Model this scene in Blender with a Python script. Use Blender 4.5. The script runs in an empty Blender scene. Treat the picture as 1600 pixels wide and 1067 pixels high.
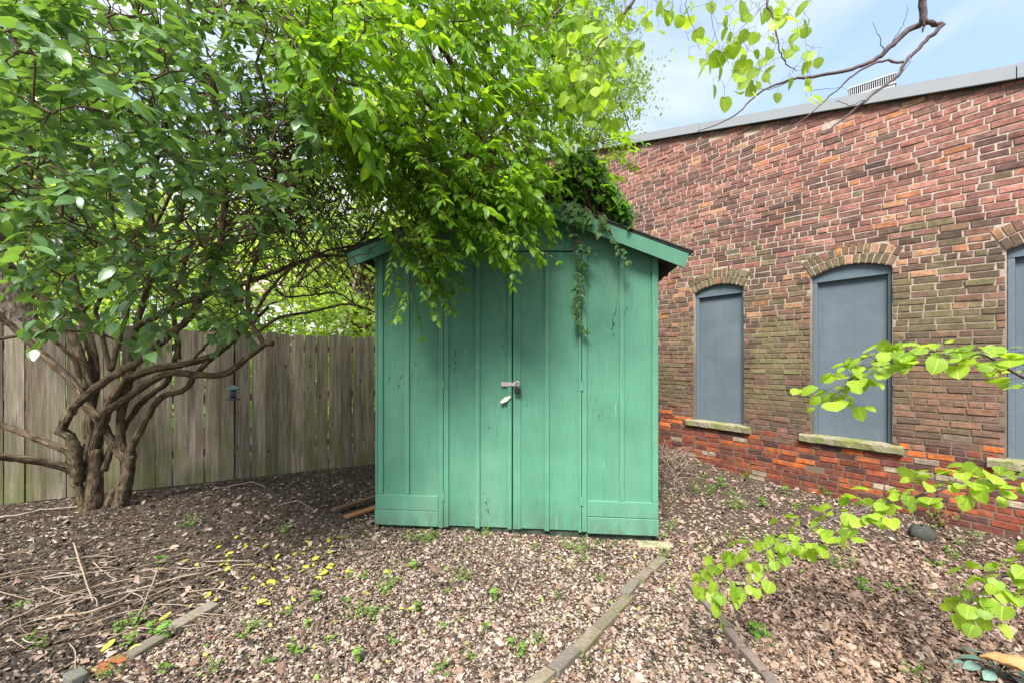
import bpy, math, random
import numpy as np
from mathutils import Vector, noise as mnoise
R = math.radians
SC = bpy.context.scene
COL = SC.collection
rng = np.random.default_rng(7)
random.seed(7)
CAMZ, F, CX, HY = 1.45, 652.0, 800.0, 562.0

def P(px, py, D):
    """a point seen in direction (px, py) at distance D in front of the camera"""
    return np.array([(px - CX) / F * D, D, CAMZ + (HY - py) / F * D])

def ground_z(x, y):
    x = np.asarray(x, float); y = np.asarray(y, float)
    a = np.clip((y - 4.8) / 1.6, 0, 1); b = np.clip((x - 0.9) / 0.6, 0, 1)
    bumps = .012 * np.sin(2.1 * x + .7) * np.sin(1.7 * y + .3) + .008 * np.sin(5.3 * x) * np.cos(4.1 * y)
    return .2 * a * a * (3 - 2 * a) * b * b * (3 - 2 * b) + bumps * np.clip((12 - np.hypot(x, y)) / 4, 0, 1)

def G(px, py, up=0.0):
    D = F * CAMZ / (py - HY)
    x = (px - CX) / F * D
    return np.array([x, D, float(ground_z(x, D)) + up])

# ------------------------------------------------------------------ objects
def link(o, parent=None):
    COL.objects.link(o)
    if parent is not None: o.parent = parent
    return o

def tag(o, label=None, cat=None, group=None, kind=None):
    if label: o['label'] = label
    if cat: o['category'] = cat
    if group: o['group'] = group
    if kind: o['kind'] = kind
    return o

def empty(name, loc, label, cat, group=None, rotz=0):
    o = bpy.data.objects.new(name, None)
    o.location = loc; o.rotation_euler = (0, 0, rotz); o.empty_display_size = .1
    link(o)
    return tag(o, label, cat, group)

class MB:
    """collects verts / faces (+ per-vertex colour and uv), builds ONE mesh object"""
    def __init__(s): s.v = []; s.f = []; s.c = []; s.uv = []; s.n = 0
    def add(s, V, Fc, col=(1, 1, 1), uv=None):
        V = np.asarray(V, float).reshape(-1, 3); k = len(V)
        s.v.append(V)
        for f in Fc: s.f.append([i + s.n for i in f])
        col = np.asarray(col, float)
        s.c.append(np.tile(col, (k, 1)) if col.ndim == 1 else col)
        s.uv.append(np.zeros((k, 2)) if uv is None else np.asarray(uv, float))
        s.n += k
    def box(s, o, ax, ay, az, x0, x1, y0, y1, z0, z1, col=(1, 1, 1), bev=0.0):
        """box spanned in the frame (o, ax, ay, az)"""
        o, ax, ay, az = (np.asarray(q, float) for q in (o, ax, ay, az))
        if bev <= 0:
            V = [o + ax * x + ay * y + az * z for x in (x0, x1) for y in (y0, y1) for z in (z0, z1)]
            s.add(V, [(0, 1, 3, 2), (4, 6, 7, 5), (0, 4, 5, 1), (2, 3, 7, 6), (0, 2, 6, 4), (1, 5, 7, 3)], col); return
        b = min(bev, (x1 - x0) * .45, (y1 - y0) * .45, (z1 - z0) * .45)
        V = []; idx = {}
        for i, x in enumerate((x0, x1)):
            for j, y in enumerate((y0, y1)):
                for k, z in enumerate((z0, z1)):
                    sx, sy, sz = (b if i == 0 else -b), (b if j == 0 else -b), (b if k == 0 else -b)
                    for a, (dx, dy, dz) in enumerate(((0, sy, sz), (sx, 0, sz), (sx, sy, 0))):
                        idx[(i, j, k, a)] = len(V); V.append(o + ax * (x + dx) + ay * (y + dy) + az * (z + dz))
        Fc = []
        for i in (0, 1):
            q = [idx[(i, 0, 0, 0)], idx[(i, 0, 1, 0)], idx[(i, 1, 1, 0)], idx[(i, 1, 0, 0)]]; Fc.append(q if i == 0 else q[::-1])
            q = [idx[(0, i, 0, 1)], idx[(1, i, 0, 1)], idx[(1, i, 1, 1)], idx[(0, i, 1, 1)]]; Fc.append(q if i == 0 else q[::-1])
            q = [idx[(0, 0, i, 2)], idx[(0, 1, i, 2)], idx[(1, 1, i, 2)], idx[(1, 0, i, 2)]]; Fc.append(q if i == 0 else q[::-1])
        for i in (0, 1):
            for j in (0, 1):
                Fc.append([idx[(i, j, 0, 0)], idx[(i, j, 1, 0)], idx[(i, j, 1, 1)], idx[(i, j, 0, 1)]])
                Fc.append([idx[(i, 0, j, 0)], idx[(i, 1, j, 0)], idx[(i, 1, j, 2)], idx[(i, 0, j, 2)]])
                Fc.append([idx[(0, i, j, 1)], idx[(1, i, j, 1)], idx[(1, i, j, 2)], idx[(0, i, j, 2)]])
                for k in (0, 1): Fc.append([idx[(i, j, k, 0)], idx[(i, j, k, 1)], idx[(i, j, k, 2)]])
        s.add(V, Fc, col)
    def tube(s, pts, rad, sides=6, col=(1, 1, 1), wob=0.0, cap=True):
        pts = np.asarray(pts, float); n = len(pts)
        rad = np.broadcast_to(np.asarray(rad, float), (n,))
        T = np.gradient(pts, axis=0); T /= np.linalg.norm(T, axis=1)[:, None] + 1e-9
        ref = np.array([.31, .17, .93]); 
        if abs(T[0] @ ref) > .9: ref = np.array([.95, .2, .1])
        a = np.cross(T[0], ref); a /= np.linalg.norm(a)
        A = np.empty((n, 3))
        for i in range(n):
            a = a - T[i] * (a @ T[i]); a /= np.linalg.norm(a) + 1e-9; A[i] = a
        B = np.cross(T, A)
        th = np.linspace(0, 2 * np.pi, sides, endpoint=False)
        w = 1 + wob * rng.normal(0, 1, (n, sides)) if wob else np.ones((n, sides))
        if wob: w += wob * 1.5 * np.sin(3 * th + rng.random() * 6)[None, :]
        V = pts[:, None, :] + (rad[:, None] * w)[:, :, None] * (np.cos(th)[None, :, None] * A[:, None, :] + np.sin(th)[None, :, None] * B[:, None, :])
        L = np.concatenate([[0], np.cumsum(np.linalg.norm(np.diff(pts, axis=0), axis=1))]) + rng.random() * 50
        uv = np.stack([np.broadcast_to(np.abs(2 * th / (2 * np.pi) - 1)[None, :] , (n, sides)) * max(.02, float(rad.mean())) * 3.1 + rng.random() * 9, np.broadcast_to(L[:, None], (n, sides))], -1)
        Fc = []
        for i in range(n - 1):
            for j in range(sides):
                k = (j + 1) % sides
                Fc.append((i * sides + j, i * sides + k, (i + 1) * sides + k, (i + 1) * sides + j))
        if cap:
            Fc.append(tuple(range(sides))[::-1]); Fc.append(tuple((n - 1) * sides + j for j in range(sides)))
        s.add(V.reshape(-1, 3), Fc, col, uv.reshape(-1, 2))
    def build(s, name, mat, parent=None, smooth=False, loc=None):
        return mesh_obj(name, np.concatenate(s.v), s.f, mat, parent, np.concatenate(s.c), np.concatenate(s.uv), smooth, loc)

def mesh_obj(name, V, Fc, mat, parent=None, col=None, uv=None, smooth=False, loc=None):
    if loc is not None: V = V - np.asarray(loc, float)
    me = bpy.data.meshes.new(name)
    if isinstance(Fc, np.ndarray):
        nl = Fc.size; k = Fc.shape[1]; flat = Fc.reshape(-1).astype(np.int32)
        starts = np.arange(0, nl, k, dtype=np.int32)
    else:
        lens = np.array([len(f) for f in Fc], np.int32)
        flat = np.array([i for f in Fc for i in f], np.int32)
        starts = np.concatenate([[0], np.cumsum(lens)[:-1]]).astype(np.int32)
    me.vertices.add(len(V)); me.vertices.foreach_set('co', V.astype(np.float32).ravel())
    me.loops.add(len(flat)); me.loops.foreach_set('vertex_index', flat)
    me.polygons.add(len(starts)); me.polygons.foreach_set('loop_start', starts)
    me.polygons.foreach_set('use_smooth', np.full(len(starts), bool(smooth)))
    me.update(calc_edges=True)
    if col is not None:
        a = me.color_attributes.new('Col', 'FLOAT_COLOR', 'POINT')
        a.data.foreach_set('color', np.concatenate([col, np.ones((len(col), 1))], 1).astype(np.float32).ravel())
    if uv is not None:
        l = me.uv_layers.new(name='UVMap'); l.data.foreach_set('uv', uv[flat].astype(np.float32).ravel())
    me.validate()
    if mat is not None: me.materials.append(mat)
    o = bpy.data.objects.new(name, me)
    if loc is not None and parent is None: o.location = loc
    return link(o, parent)

# ------------------------------------------------------------------ materials
class N:
    def __init__(s, name):
        s.m = bpy.data.materials.new(name); s.m.use_nodes = True
        s.t = s.m.node_tree; s.t.nodes.clear()
        s.out = s.t.nodes.new('ShaderNodeOutputMaterial')
    def n(s, typ, ins=None, **kw):
        x = s.t.nodes.new(typ)
        for k, v in kw.items(): setattr(x, k, v)
        for k, v in (ins or {}).items():
            if isinstance(v, bpy.types.NodeSocket): s.t.links.new(v, x.inputs[k])
            else: x.inputs[k].default_value = v
        return x
    def noise(s, vec, scale, detail=4, rough=.55, dist=0):
        return s.n('ShaderNodeTexNoise', {'Vector': vec, 'Scale': scale, 'Detail': detail, 'Roughness': rough, 'Distortion': dist}).outputs['Fac']
    def mapv(s, vec, sc): return s.n('ShaderNodeMapping', {'Vector': vec, 'Scale': sc}).outputs[0]
    def ramp(s, fac, stops):
        r = s.n('ShaderNodeValToRGB', {'Fac': fac}); e = r.color_ramp.elements
        while len(e) < len(stops): e.new(.5)
        for q, (p, c) in zip(e, stops):
            q.position = p; q.color = (c, c, c, 1) if isinstance(c, (int, float)) else (*c, 1)
        return r.outputs[0]
    def mix(s, fac, a, b, mode='MIX'):
        x = s.n('ShaderNodeMix', data_type='RGBA', blend_type=mode)
        for i, v in ((0, fac), (6, a), (7, b)):
            if isinstance(v, bpy.types.NodeSocket): s.t.links.new(v, x.inputs[i])
            else: x.inputs[i].default_value = v if i == 0 or len(v) == 4 else (*v, 1)
        return x.outputs[2]
    def math(s, op, a, b=0.0, c=0.0):
        x = s.n('ShaderNodeMath', {0: a, 1: b, 2: c}, operation=op); return x.outputs[0]
    def attr(s, name='Col'): return s.n('ShaderNodeAttribute', attribute_name=name)
    def bump(s, h, strength=.5, dist=.01): return s.n('ShaderNodeBump', {'Height': h, 'Strength': strength, 'Distance': dist}).outputs[0]
    def bsdf(s, col, rough=.7, normal=None, spec=.4, metal=0.0):
        d = {'Base Color': col if isinstance(col, bpy.types.NodeSocket) else (*col, 1), 'Roughness': rough, 'Specular IOR Level': spec, 'Metallic': metal}
        if normal is not None: d['Normal'] = normal
        return s.n('ShaderNodeBsdfPrincipled', d).outputs[0]
    def done(s, sh): s.t.links.new(sh, s.out.inputs[0]); return s.m
    @property
    def obj(s): return s.n('ShaderNodeTexCoord').outputs['Object']
    @property
    def pos(s): return s.n('ShaderNodeNewGeometry').outputs['Position']
    @property
    def uv(s): return s.n('ShaderNodeTexCoord').outputs['UV']

def leaf_mat(name, dark, light, trans, tf=.45, rough=.38, vein=.25, spec=.5):
    k = N(name)
    a = k.attr(); sep = k.n('ShaderNodeSeparateColor', {'Color': a.outputs['Color']})
    uv = k.n('ShaderNodeSeparateXYZ', {'Vector': k.uv})
    ax = k.math('ABSOLUTE', k.math('SUBTRACT', uv.outputs[0], .5))
    side = k.math('SINE', k.math('MULTIPLY', k.math('SUBTRACT', uv.outputs[1], k.math('MULTIPLY', ax, .9)), 44.0))
    side = k.ramp(side, [(.86, 0.0), (1.0, 1.0)])
    mid = k.ramp(ax, [(.012, 1.0), (.05, 0.0)])
    v = k.math('MAXIMUM', k.math('MULTIPLY', side, .45), mid)
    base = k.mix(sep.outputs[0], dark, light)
    nz = k.noise(k.pos, 60, 3)
    base = k.mix(.35, base, k.mix(nz, (.55, .55, .5), (1.3, 1.25, 1.3)), 'MULTIPLY')
    base = k.mix(k.math('MULTIPLY', v, vein), base, (light[0] * 2 + .03, light[1] * 1.6 + .03, light[2] * 2 + .02))
    bmp = k.bump(k.math('MULTIPLY', v, -1.0), .35, .004)
    p = k.bsdf(base, rough, bmp, spec)
    tc = k.mix(sep.outputs[0], tuple(c * .8 for c in trans), trans)
    tc = k.mix(k.math('MULTIPLY', v, .5), tc, tuple(c * .55 for c in trans))
    t = k.n('ShaderNodeBsdfTranslucent', {'Color': tc}).outputs[0]
    return k.done(k.n('ShaderNodeMixShader', {0: tf, 1: p, 2: t}).outputs[0])

def bark_mat(name, dark, light, sx=34, sy=5, strength=.9, moss=0.0):
    k = N(name)
    v = k.mapv(k.uv, (sx, sy, 1))
    rid = k.noise(v, 2.2, 5, .6, .7)
    rid2 = k.ramp(rid, [(.36, 0.0), (.6, 1.0)])
    c = k.mix(rid2, dark, light)
    c = k.mix(k.ramp(k.noise(k.pos, 9, 4), [(.4, 0.0), (.7, .45)]), c, tuple(q * .5 for q in light))
    if moss: c = k.mix(k.ramp(k.noise(k.pos, 5, 4), [(.5, 0.0), (.68, moss)]), c, (.09, .11, .035))
    return k.done(k.bsdf(c, .85, k.bump(rid2, strength, .012), .25))

MAT = {}
MAT['bark'] = bark_mat('ridged_bark', (.016, .011, .008), (.215, .155, .095), moss=.25)
MAT['twig'] = bark_mat('thin_stem_bark', (.05, .032, .02), (.15, .10, .065), 60, 12, .4)
MAT['redbud_bark'] = bark_mat('smooth_grey_bark', (.07, .05, .055), (.17, .13, .13), 50, 14, .3)
MAT['far_bark'] = bark_mat('pale_plated_bark', (.045, .034, .026), (.24, .19, .145), 14, 5, .9)
MAT['shrub_leaf'] = leaf_mat('dark_glossy_leaf', (.028, .088, .026), (.125, .24, .085), (.28, .50, .05), .32, .29, .35, .8)
MAT['bright_leaf'] = leaf_mat('bright_long_leaf', (.060, .150, .012), (.130, .265, .018), (.44, .72, .02), .48, .40, .25, .45)
MAT['redbud_leaf'] = leaf_mat('round_lime_leaf', (.10, .215, .020), (.31, .45, .042), (.62, .88, .05), .46, .45, .5, .4)
MAT['ivy_leaf'] = leaf_mat('ivy_leaf', (.022, .070, .014), (.075, .19, .022), (.22, .50, .03), .38, .40, .3)
MAT['weed_leaf'] = leaf_mat('weed_leaf', (.10, .21, .03), (.20, .36, .06), (.42, .66, .06), .35, .5, .2)
MAT['far_leaf'] = leaf_mat('far_tree_leaf', (.075, .15, .025), (.17, .27, .04), (.62, .80, .09), .52, .6, .0)
MAT['pale_leaf'] = leaf_mat('fine_pale_leaf', (.09, .17, .05), (.18, .27, .09), (.50, .70, .18), .50, .6, .0)
MAT['yellow_leaf'] = leaf_mat('fallen_yellow_leaf', (.32, .36, .03), (.55, .55, .06), (.5, .5, .05), .2, .55, .2)
MAT['glaucous_leaf'] = leaf_mat('blue_green_leaf', (.14, .26, .21), (.26, .40, .34), (.3, .5, .35), .2, .35, .4)

def colour_mat(name, rough=.85, nscale=40, namp=.5, spec=.25, bump=.3, bd=.004):
    k = N(name); a = k.attr().outputs['Color']
    nz = k.noise(k.pos, nscale, 5, .65)
    c = k.mix(namp, a, k.mix(k.ramp(nz, [(.3, 0.0), (.7, 1.0)]), (.35, .33, .32), (1.4, 1.38, 1.35)), 'MULTIPLY')
    return k.done(k.bsdf(c, rough, k.bump(nz, bump, bd), spec))
MAT['litter'] = colour_mat('dry_litter', .8, 90, .4)
MAT['stick'] = colour_mat('dry_stick', .85, 120, .5)

def brick_mat():
    k = N('old_brick'); a = k.attr().outputs['Color']; p = k.pos
    n1 = k.noise(p, 22, 6, .7); n2 = k.noise(p, 130, 4, .6); n3 = k.noise(p, 2.1, 4, .6)
    c = k.mix(.75, a, k.mix(k.ramp(n1, [(.32, 0.0), (.66, 1.0)]), (.40, .37, .37), (1.38, 1.36, 1.33)), 'MULTIPLY')
    c = k.mix(k.ramp(n2, [(.60, 0.0), (.78, .55)]), c, (.36, .27, .22))
    n4 = k.noise(k.mapv(p, (1, 1, 1.7)), 7.0, 5, .65)
    c = k.mix(k.ramp(n4, [(.52, 0.0), (.70, .42)]), c, (.085, .055, .048))
    c = k.mix(k.ramp(n3, [(.50, 0.0), (.68, .55)]), c, (.06, .042, .036))
    sz = k.n('ShaderNodeSeparateXYZ', {'Vector': p}).outputs[2]
    band = k.math('MULTIPLY', k.ramp(k.math('MULTIPLY', sz, .25), [(.16, 0.0), (.22, .8), (.52, .7), (.66, 0.0)]), k.ramp(k.noise(p, 1.7, 5, .6), [(.36, 0.0), (.62, .75)]))
    c = k.mix(band, c, (.125, .105, .055))
    c = k.mix(k.ramp(k.noise(p, 70, 3, .6), [(.60, 0.0), (.75, .6)]), c, (.035, .025, .022))
    h = k.math('ADD', k.math('MULTIPLY', n1, .7), k.math('MULTIPLY', n2, .4))
    return k.done(k.bsdf(c, .9, k.bump(h, .8, .008), .2))
MAT['brick'] = brick_mat()
def mortar_mat():
    k = N('lime_mortar'); p = k.pos
    n1 = k.noise(p, 30, 5, .7); n2 = k.noise(p, 1.3, 4, .6)
    c = k.mix(k.ramp(n1, [(.3, 0.0), (.7, 1.0)]), (.30, .235, .19), (.56, .46, .39))
    sz = k.n('ShaderNodeSeparateXYZ', {'Vector': p}).outputs[2]
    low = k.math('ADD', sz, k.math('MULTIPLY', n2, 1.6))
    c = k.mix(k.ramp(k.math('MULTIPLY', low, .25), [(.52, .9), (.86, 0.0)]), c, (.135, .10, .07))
    c = k.mix(1.0, c, k.attr().outputs['Color'], 'MULTIPLY')
    return k.done(k.bsdf(c, .95, k.bump(n1, .8, .008), .15))
MAT['mortar'] = mortar_mat()

def paint_mat(name, base, dark, crack=True):
    k = N(name); p = k.obj
    g = k.noise(k.mapv(p, (55, 55, 2.2)), 1.6, 6, .65, .3)
    big = k.noise(p, 2.3, 4, .6)
    c = k.mix(k.ramp(big, [(.3, 0.0), (.72, 1.0)]), base, tuple(q * .72 for q in base))
    c = k.mix(k.ramp(g, [(.30, .55), (.47, 0.0)]), c, dark)
    wide = k.noise(k.mapv(p, (1.6, 1.6, .5)), 2.0, 3)
    c = k.mix(k.ramp(wide, [(.5, 0.0), (.72, .32)]), c, (base[0] * 1.7 + .03, base[1] * 1.18, base[2] * 1.25))
    h = k.math('MULTIPLY', g, 1.0)
    if crack:
        vo = k.n('ShaderNodeTexVoronoi', {'Vector': k.n('ShaderNodeVectorMath', {0: k.mapv(p, (26, 26, 9)), 1: k.n('ShaderNodeTexNoise', {'Vector': p, 'Scale': 9.0, 'Detail': 4}).outputs['Color']}, operation='ADD').outputs[0], 'Scale': 1.0}, feature='DISTANCE_TO_EDGE').outputs[0]
        line = k.math('MULTIPLY', k.ramp(k.noise(k.mapv(p, (52, 52, 15)), 1.0, 5, .6, 1.2), [(.60, 0.0), (.66, 1.0)]), k.ramp(vo, [(.03, 1.0), (.22, 0.0)]))
        patch = k.ramp(k.noise(k.mapv(p, (2.6, 2.6, 1.5)), 1.3, 3, .5), [(.56, 0.0), (.64, 1.0)])
        m = k.math('MULTIPLY', line, patch)
        c = k.mix(k.math('MULTIPLY', m, .8), c, tuple(q * .12 for q in dark))
        peel = k.math('MULTIPLY', patch, k.ramp(k.noise(p, 26, 3), [(.62, 0.0), (.68, 1.0)]))
        c = k.mix(k.math('MULTIPLY', peel, .35), c, (base[0] * 1.9 + .05, base[1] * 1.25, base[2] * 1.4))
        fine = k.ramp(k.noise(k.mapv(p, (150, 150, 5)), 1.0, 2, .5), [(.69, 0.0), (.74, 1.0)])
        c = k.mix(k.math('MULTIPLY', fine, .5), c, tuple(q * .22 for q in dark))
        h = k.math('SUBTRACT', k.math('ADD', h, k.math('MULTIPLY', peel, .8)), k.math('MULTIPLY', m, 2.0))
    zz = k.n('ShaderNodeSeparateXYZ', {'Vector': p}).outputs[2]
    dirt = k.math('MULTIPLY', k.ramp(zz, [(.05, 1.0), (.30, 0.0)]), k.ramp(k.noise(k.mapv(p, (9, 9, 3)), 1.6, 5, .7), [(.40, 0.0), (.70, .75)]))
    c = k.mix(dirt, c, (.085, .10, .07))
    worn = k.math('MULTIPLY', k.ramp(k.noise(k.mapv(p, (38, 38, 3.5)), 1.0, 4, .6), [(.66, 0.0), (.72, .6)]), k.ramp(k.noise(p, 1.7, 3), [(.45, 0.0), (.6, 1.0)]))
    c = k.mix(worn, c, (.24, .40, .31))
    spot = k.ramp(k.noise(p, 70, 2), [(.76, 0.0), (.80, .6)])
    c = k.mix(spot, c, (.42, .40, .34))
    return k.done(k.bsdf(c, .6, k.bump(h, .8, .006), .3))
GREEN = (.088, .255, .168)
MAT['green'] = paint_mat('weathered_green_paint', GREEN, (.045, .17, .10))
MAT['green_trim'] = paint_mat('green_trim_paint', (.097, .27, .18), (.05, .16, .10), False)
MAT['green_dark'] = paint_mat('dark_green_and_gap_shade', (.016, .034, .024), (.008, .014, .010), False)  # sill beam green; also the interior darkness painted behind the door gap

def wood_mat():
    k = N('weathered_fence_wood'); p = k.pos; a = k.attr().outputs['Color']
    g = k.noise(k.mapv(p, (42, 42, 1.7)), 1.4, 6, .68, .6)
    st = k.noise(k.mapv(p, (9, 9, .55)), 1.3, 4, .6)
    c = k.mix(k.ramp(g, [(.28, 0.0), (.70, 1.0)]), (.10, .082, .062), (.43, .37, .285))
    c = k.mix(k.ramp(st, [(.46, 0.0), (.66, .6)]), c, (.06, .046, .034))
    c = k.mix(.9, c, a, 'MULTIPLY')
    sz = k.n('ShaderNodeSeparateXYZ', {'Vector': p}).outputs[2]
    mo = k.math('MULTIPLY', k.ramp(k.noise(k.mapv(p, (3, 3, 1.2)), 1.4, 4), [(.42, 0.0), (.62, .8)]), k.ramp(sz, [(.05, 1.0), (.95, .25)]))
    c = k.mix(mo, c, (.10, .115, .035))
    kn = k.n('ShaderNodeTexVoronoi', {'Vector': k.mapv(p, (7, 7, 3.4)), 'Scale': 1.0}).outputs['Distance']
    c = k.mix(k.ramp(kn, [(.055, .85), (.11, 0.0)]), c, (.03, .02, .015))
    return k.done(k.bsdf(c, .9, k.bump(g, .7, .006), .2))
MAT['fence'] = wood_mat()

def soil_mat():
    k = N('dark_leaf_mould'); p = k.pos
    n1 = k.noise(p, 38, 6, .7); n2 = k.noise(p, 6, 4, .6)
    c = k.mix(k.ramp(n1, [(.3, 0.0), (.7, 1.0)]), (.030, .022, .016), (.15, .115, .085))
    c = k.mix(k.ramp(n2, [(.4, 0.0), (.7, .5)]), c, (.05, .037, .028))
    return k.done(k.bsdf(c, .95, k.bump(n1, 1.0, .02), .15))
MAT['soil'] = soil_mat()

def plain(name, col, rough=.6, metal=0.0, spec=.4, ns=25, amp=.25, bump=.1):
    k = N(name); nz = k.noise(k.pos, ns, 5, .6)
    c = k.mix(nz, tuple(q * (1 - amp) for q in col), tuple(min(1, q * (1 + amp)) for q in col))
    return k.done(k.bsdf(c, rough, k.bump(nz, bump, .003), spec, metal))
MAT['slate'] = plain('slate_grey_paint', (.115, .145, .170), .75, ns=3, amp=.13, spec=.2)
def board_mat():
    k = N('slate_grey_board'); p = k.pos
    st = k.noise(k.mapv(p, (22, 22, .8)), 1.0, 5, .6); bl = k.noise(p, 2.5, 4, .6)
    c = k.mix(k.ramp(bl, [(.3, 0.0), (.7, 1.0)]), (.098, .125, .148), (.128, .16, .186))
    c = k.mix(k.ramp(st, [(.54, 0.0), (.72, .4)]), c, (.075, .095, .11))
    c = k.mix(k.ramp(k.noise(p, 55, 2), [(.77, 0.0), (.80, .6)]), c, (.34, .34, .33))
    return k.done(k.bsdf(c, .7, k.bump(k.noise(p, 5, 3), .25, .02), .2))
MAT['slate'] = board_mat()
MAT['slate_frame'] = plain('slate_grey_frame_paint', (.105, .14, .17), .5, ns=30, amp=.2)
MAT['coping'] = plain('grey_metal_flashing', (.235, .25, .27), .75, .0, .2, ns=6, amp=.08)
MAT['white_metal'] = plain('white_painted_metal', (.42, .43, .45), .6)
MAT['roof_dark'] = plain('dark_roofing_felt', (.035, .033, .032), .9, ns=60, amp=.6, bump=.6)
MAT['steel'] = plain('worn_steel', (.50, .47, .42), .45, .7, ns=140, amp=.5)
MAT['bone'] = plain('chipped_white_paint', (.55, .55, .47), .6, ns=140, amp=.3)
MAT['black'] = plain('black_plastic', (.014, .014, .015), .4)
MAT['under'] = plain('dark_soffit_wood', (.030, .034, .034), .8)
MAT['feeder_top'] = plain('weathered_teal_metal', (.15, .22, .21), .45)
MAT['feeder_tube'] = plain('grey_plastic_tube', (.055, .06, .065), .3)
MAT['rock'] = plain('dark_mossy_rock', (.05, .052, .045), .95, ns=40, amp=.7, bump=1)
MAT['cardboard'] = plain('dry_brown_leaf', (.44, .22, .09), .7, ns=30, amp=.3, bump=.5)
MAT['lawn'] = plain('lawn', (.10, .19, .03), .9, ns=3, amp=.4)
def sill_mat():
    k = N('mossy_stone_sill'); p = k.pos; nz = k.noise(p, 30, 6, .7)
    c = k.mix(k.ramp(nz, [(.3, 0.0), (.7, 1.0)]), (.16, .13, .09), (.40, .36, .27))
    c = k.mix(k.ramp(k.noise(p, 6, 4), [(.40, 0.0), (.62, .8)]), c, (.17, .20, .045))
    return k.done(k.bsdf(c, .95, k.bump(nz, 1, .01), .15))
MAT['sill'] = sill_mat()
def edge_mat():
    k = N('mossy_edging_brick'); p = k.pos; nz = k.noise(p, 45, 6, .7)
    c = k.mix(.8, k.attr().outputs['Color'], k.mix(nz, (.3, .3, .3), (1.6, 1.6, 1.6)), 'MULTIPLY')
    c = k.mix(k.ramp(k.noise(p, 11, 4), [(.48, 0.0), (.66, .75)]), c, (.13, .135, .055))
    return k.done(k.bsdf(c, .95, k.bump(nz, 1, .008), .15))
MAT['edging'] = edge_mat()

# ------------------------------------------------------------------ leaves
def leaf_proto(kind, fold, curl, bend=0.0):
    """returns verts, tris, uv of a leaf of length 1 along +Y, normal +Z"""
    if kind == 'long':   st = [(.10, .13), (.28, .23), (.52, .225), (.78, .12)]; 
    elif kind == 'oval': st = [(.10, .16), (.30, .275), (.55, .265), (.82, .125)]
    elif kind == 'round': st = [(-.05, .27), (.14, .46), (.46, .53), (.80, .33)]
    elif kind == 'ivy':  st = [(-.02, .22), (.22, .42), (.42, .26), (.74, .13)]
    V = [(0, 0, 0)]; uv = [(.5, 0)]
    for t, w in st:
        for sgn in (-1, 0, 1):
            x = sgn * w
            tt = max(t, 0) if sgn == 0 else t
            V.append((x + bend * t * t, tt, fold * abs(x) - curl * t * t - (.12 * curl if sgn else 0)))
            uv.append((.5 + sgn * .5, max(t, 0)))
    V.append((bend, 1, -curl)); uv.append((.5, 1))
    T = [(0, 2, 1), (0, 3, 2)]
    for i in range(3):
        a = 1 + 3 * i; b = a + 3
        T += [(a, a + 1, b + 1), (a, b + 1, b), (a + 1, a + 2, b + 2), (a + 1, b + 2, b + 1)]
    a = 10
    T += [(a, a + 1, 13), (a + 1, a + 2, 13)]
    return np.array(V, float), np.array(T, int), np.array(uv, float)

def simple_proto():
    V = np.array([(0, 0, 0), (-.30, .42, .07), (0, .5, 0), (.30, .42, .07), (0, 1, -.15)], float)
    T = np.array([(0, 2, 1), (0, 3, 2), (1, 2, 4), (2, 3, 4)])
    return V, T, np.array([(.5, 0), (0, .42), (.5, .5), (1, .42), (.5, 1)], float)

def place_leaves(name, kind, p, d, n, s, mat, parent, tint=None, loc=None):
    p = np.asarray(p, float); d = np.asarray(d, float); n = np.asarray(n, float); s = np.asarray(s, float)
    M = len(p)
    tint = rng.random(M) if tint is None else np.asarray(tint)
    y = d / (np.linalg.norm(d, axis=1)[:, None] + 1e-9)
    z = n - y * (n * y).sum(1)[:, None]; z /= np.linalg.norm(z, axis=1)[:, None] + 1e-9
    x = np.cross(y, z)
    if kind == 'simple': protos = [simple_proto()]
    else: protos = [leaf_proto(kind, f, c, b) for f, c, b in ((.22, .12, .03), (.38, .26, -.05), (.10, .34, .06), (.30, .02, -.03), (-.10, .22, .02))]
    which = rng.integers(0, len(protos), M)
    Vs, Ts, Us, Cs = [], [], [], []; off = 0
    for w, (V, T, U) in enumerate(protos):
        I = np.where(which == w)[0]
        if not len(I): continue
        wd = 1 + .16 * rng.normal(0, 1, len(I))
        X = (V[None, :, 0:1] * wd[:, None, None]) * x[I][:, None, :] + V[None, :, 1:2] * y[I][:, None, :] + V[None, :, 2:3] * z[I][:, None, :]
        X = p[I][:, None, :] + X * s[I][:, None, None]
        k = len(V)
        Vs.append(X.reshape(-1, 3)); Ts.append((T[None] + (np.arange(len(I)) * k)[:, None, None] + off).reshape(-1, 3))
        Us.append(np.tile(U, (len(I), 1))); Cs.append(np.repeat(np.stack([tint[I], rng.random(len(I)), rng.random(len(I))], 1), k, 0))
        off += len(I) * k
    return mesh_obj(name, np.concatenate(Vs), np.concatenate(Ts), mat, parent, np.concatenate(Cs), np.concatenate(Us), kind != 'simple', loc)

def unit(v): v = np.asarray(v, float); return v / (np.linalg.norm(v) + 1e-9)

class Leaves:
    def __init__(s): s.p = []; s.d = []; s.n = []; s.s = []; s.t = []
    def add(s, p, d, n, sz, t): s.p.append(p); s.d.append(d); s.n.append(n); s.s.append(sz); s.t.append(t)
    def build(s, name, kind, mat, parent, loc=None):
        return place_leaves(name, kind, s.p, s.d, s.n, s.s, mat, parent, np.clip(np.array(s.t), 0, 1), loc)

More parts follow.
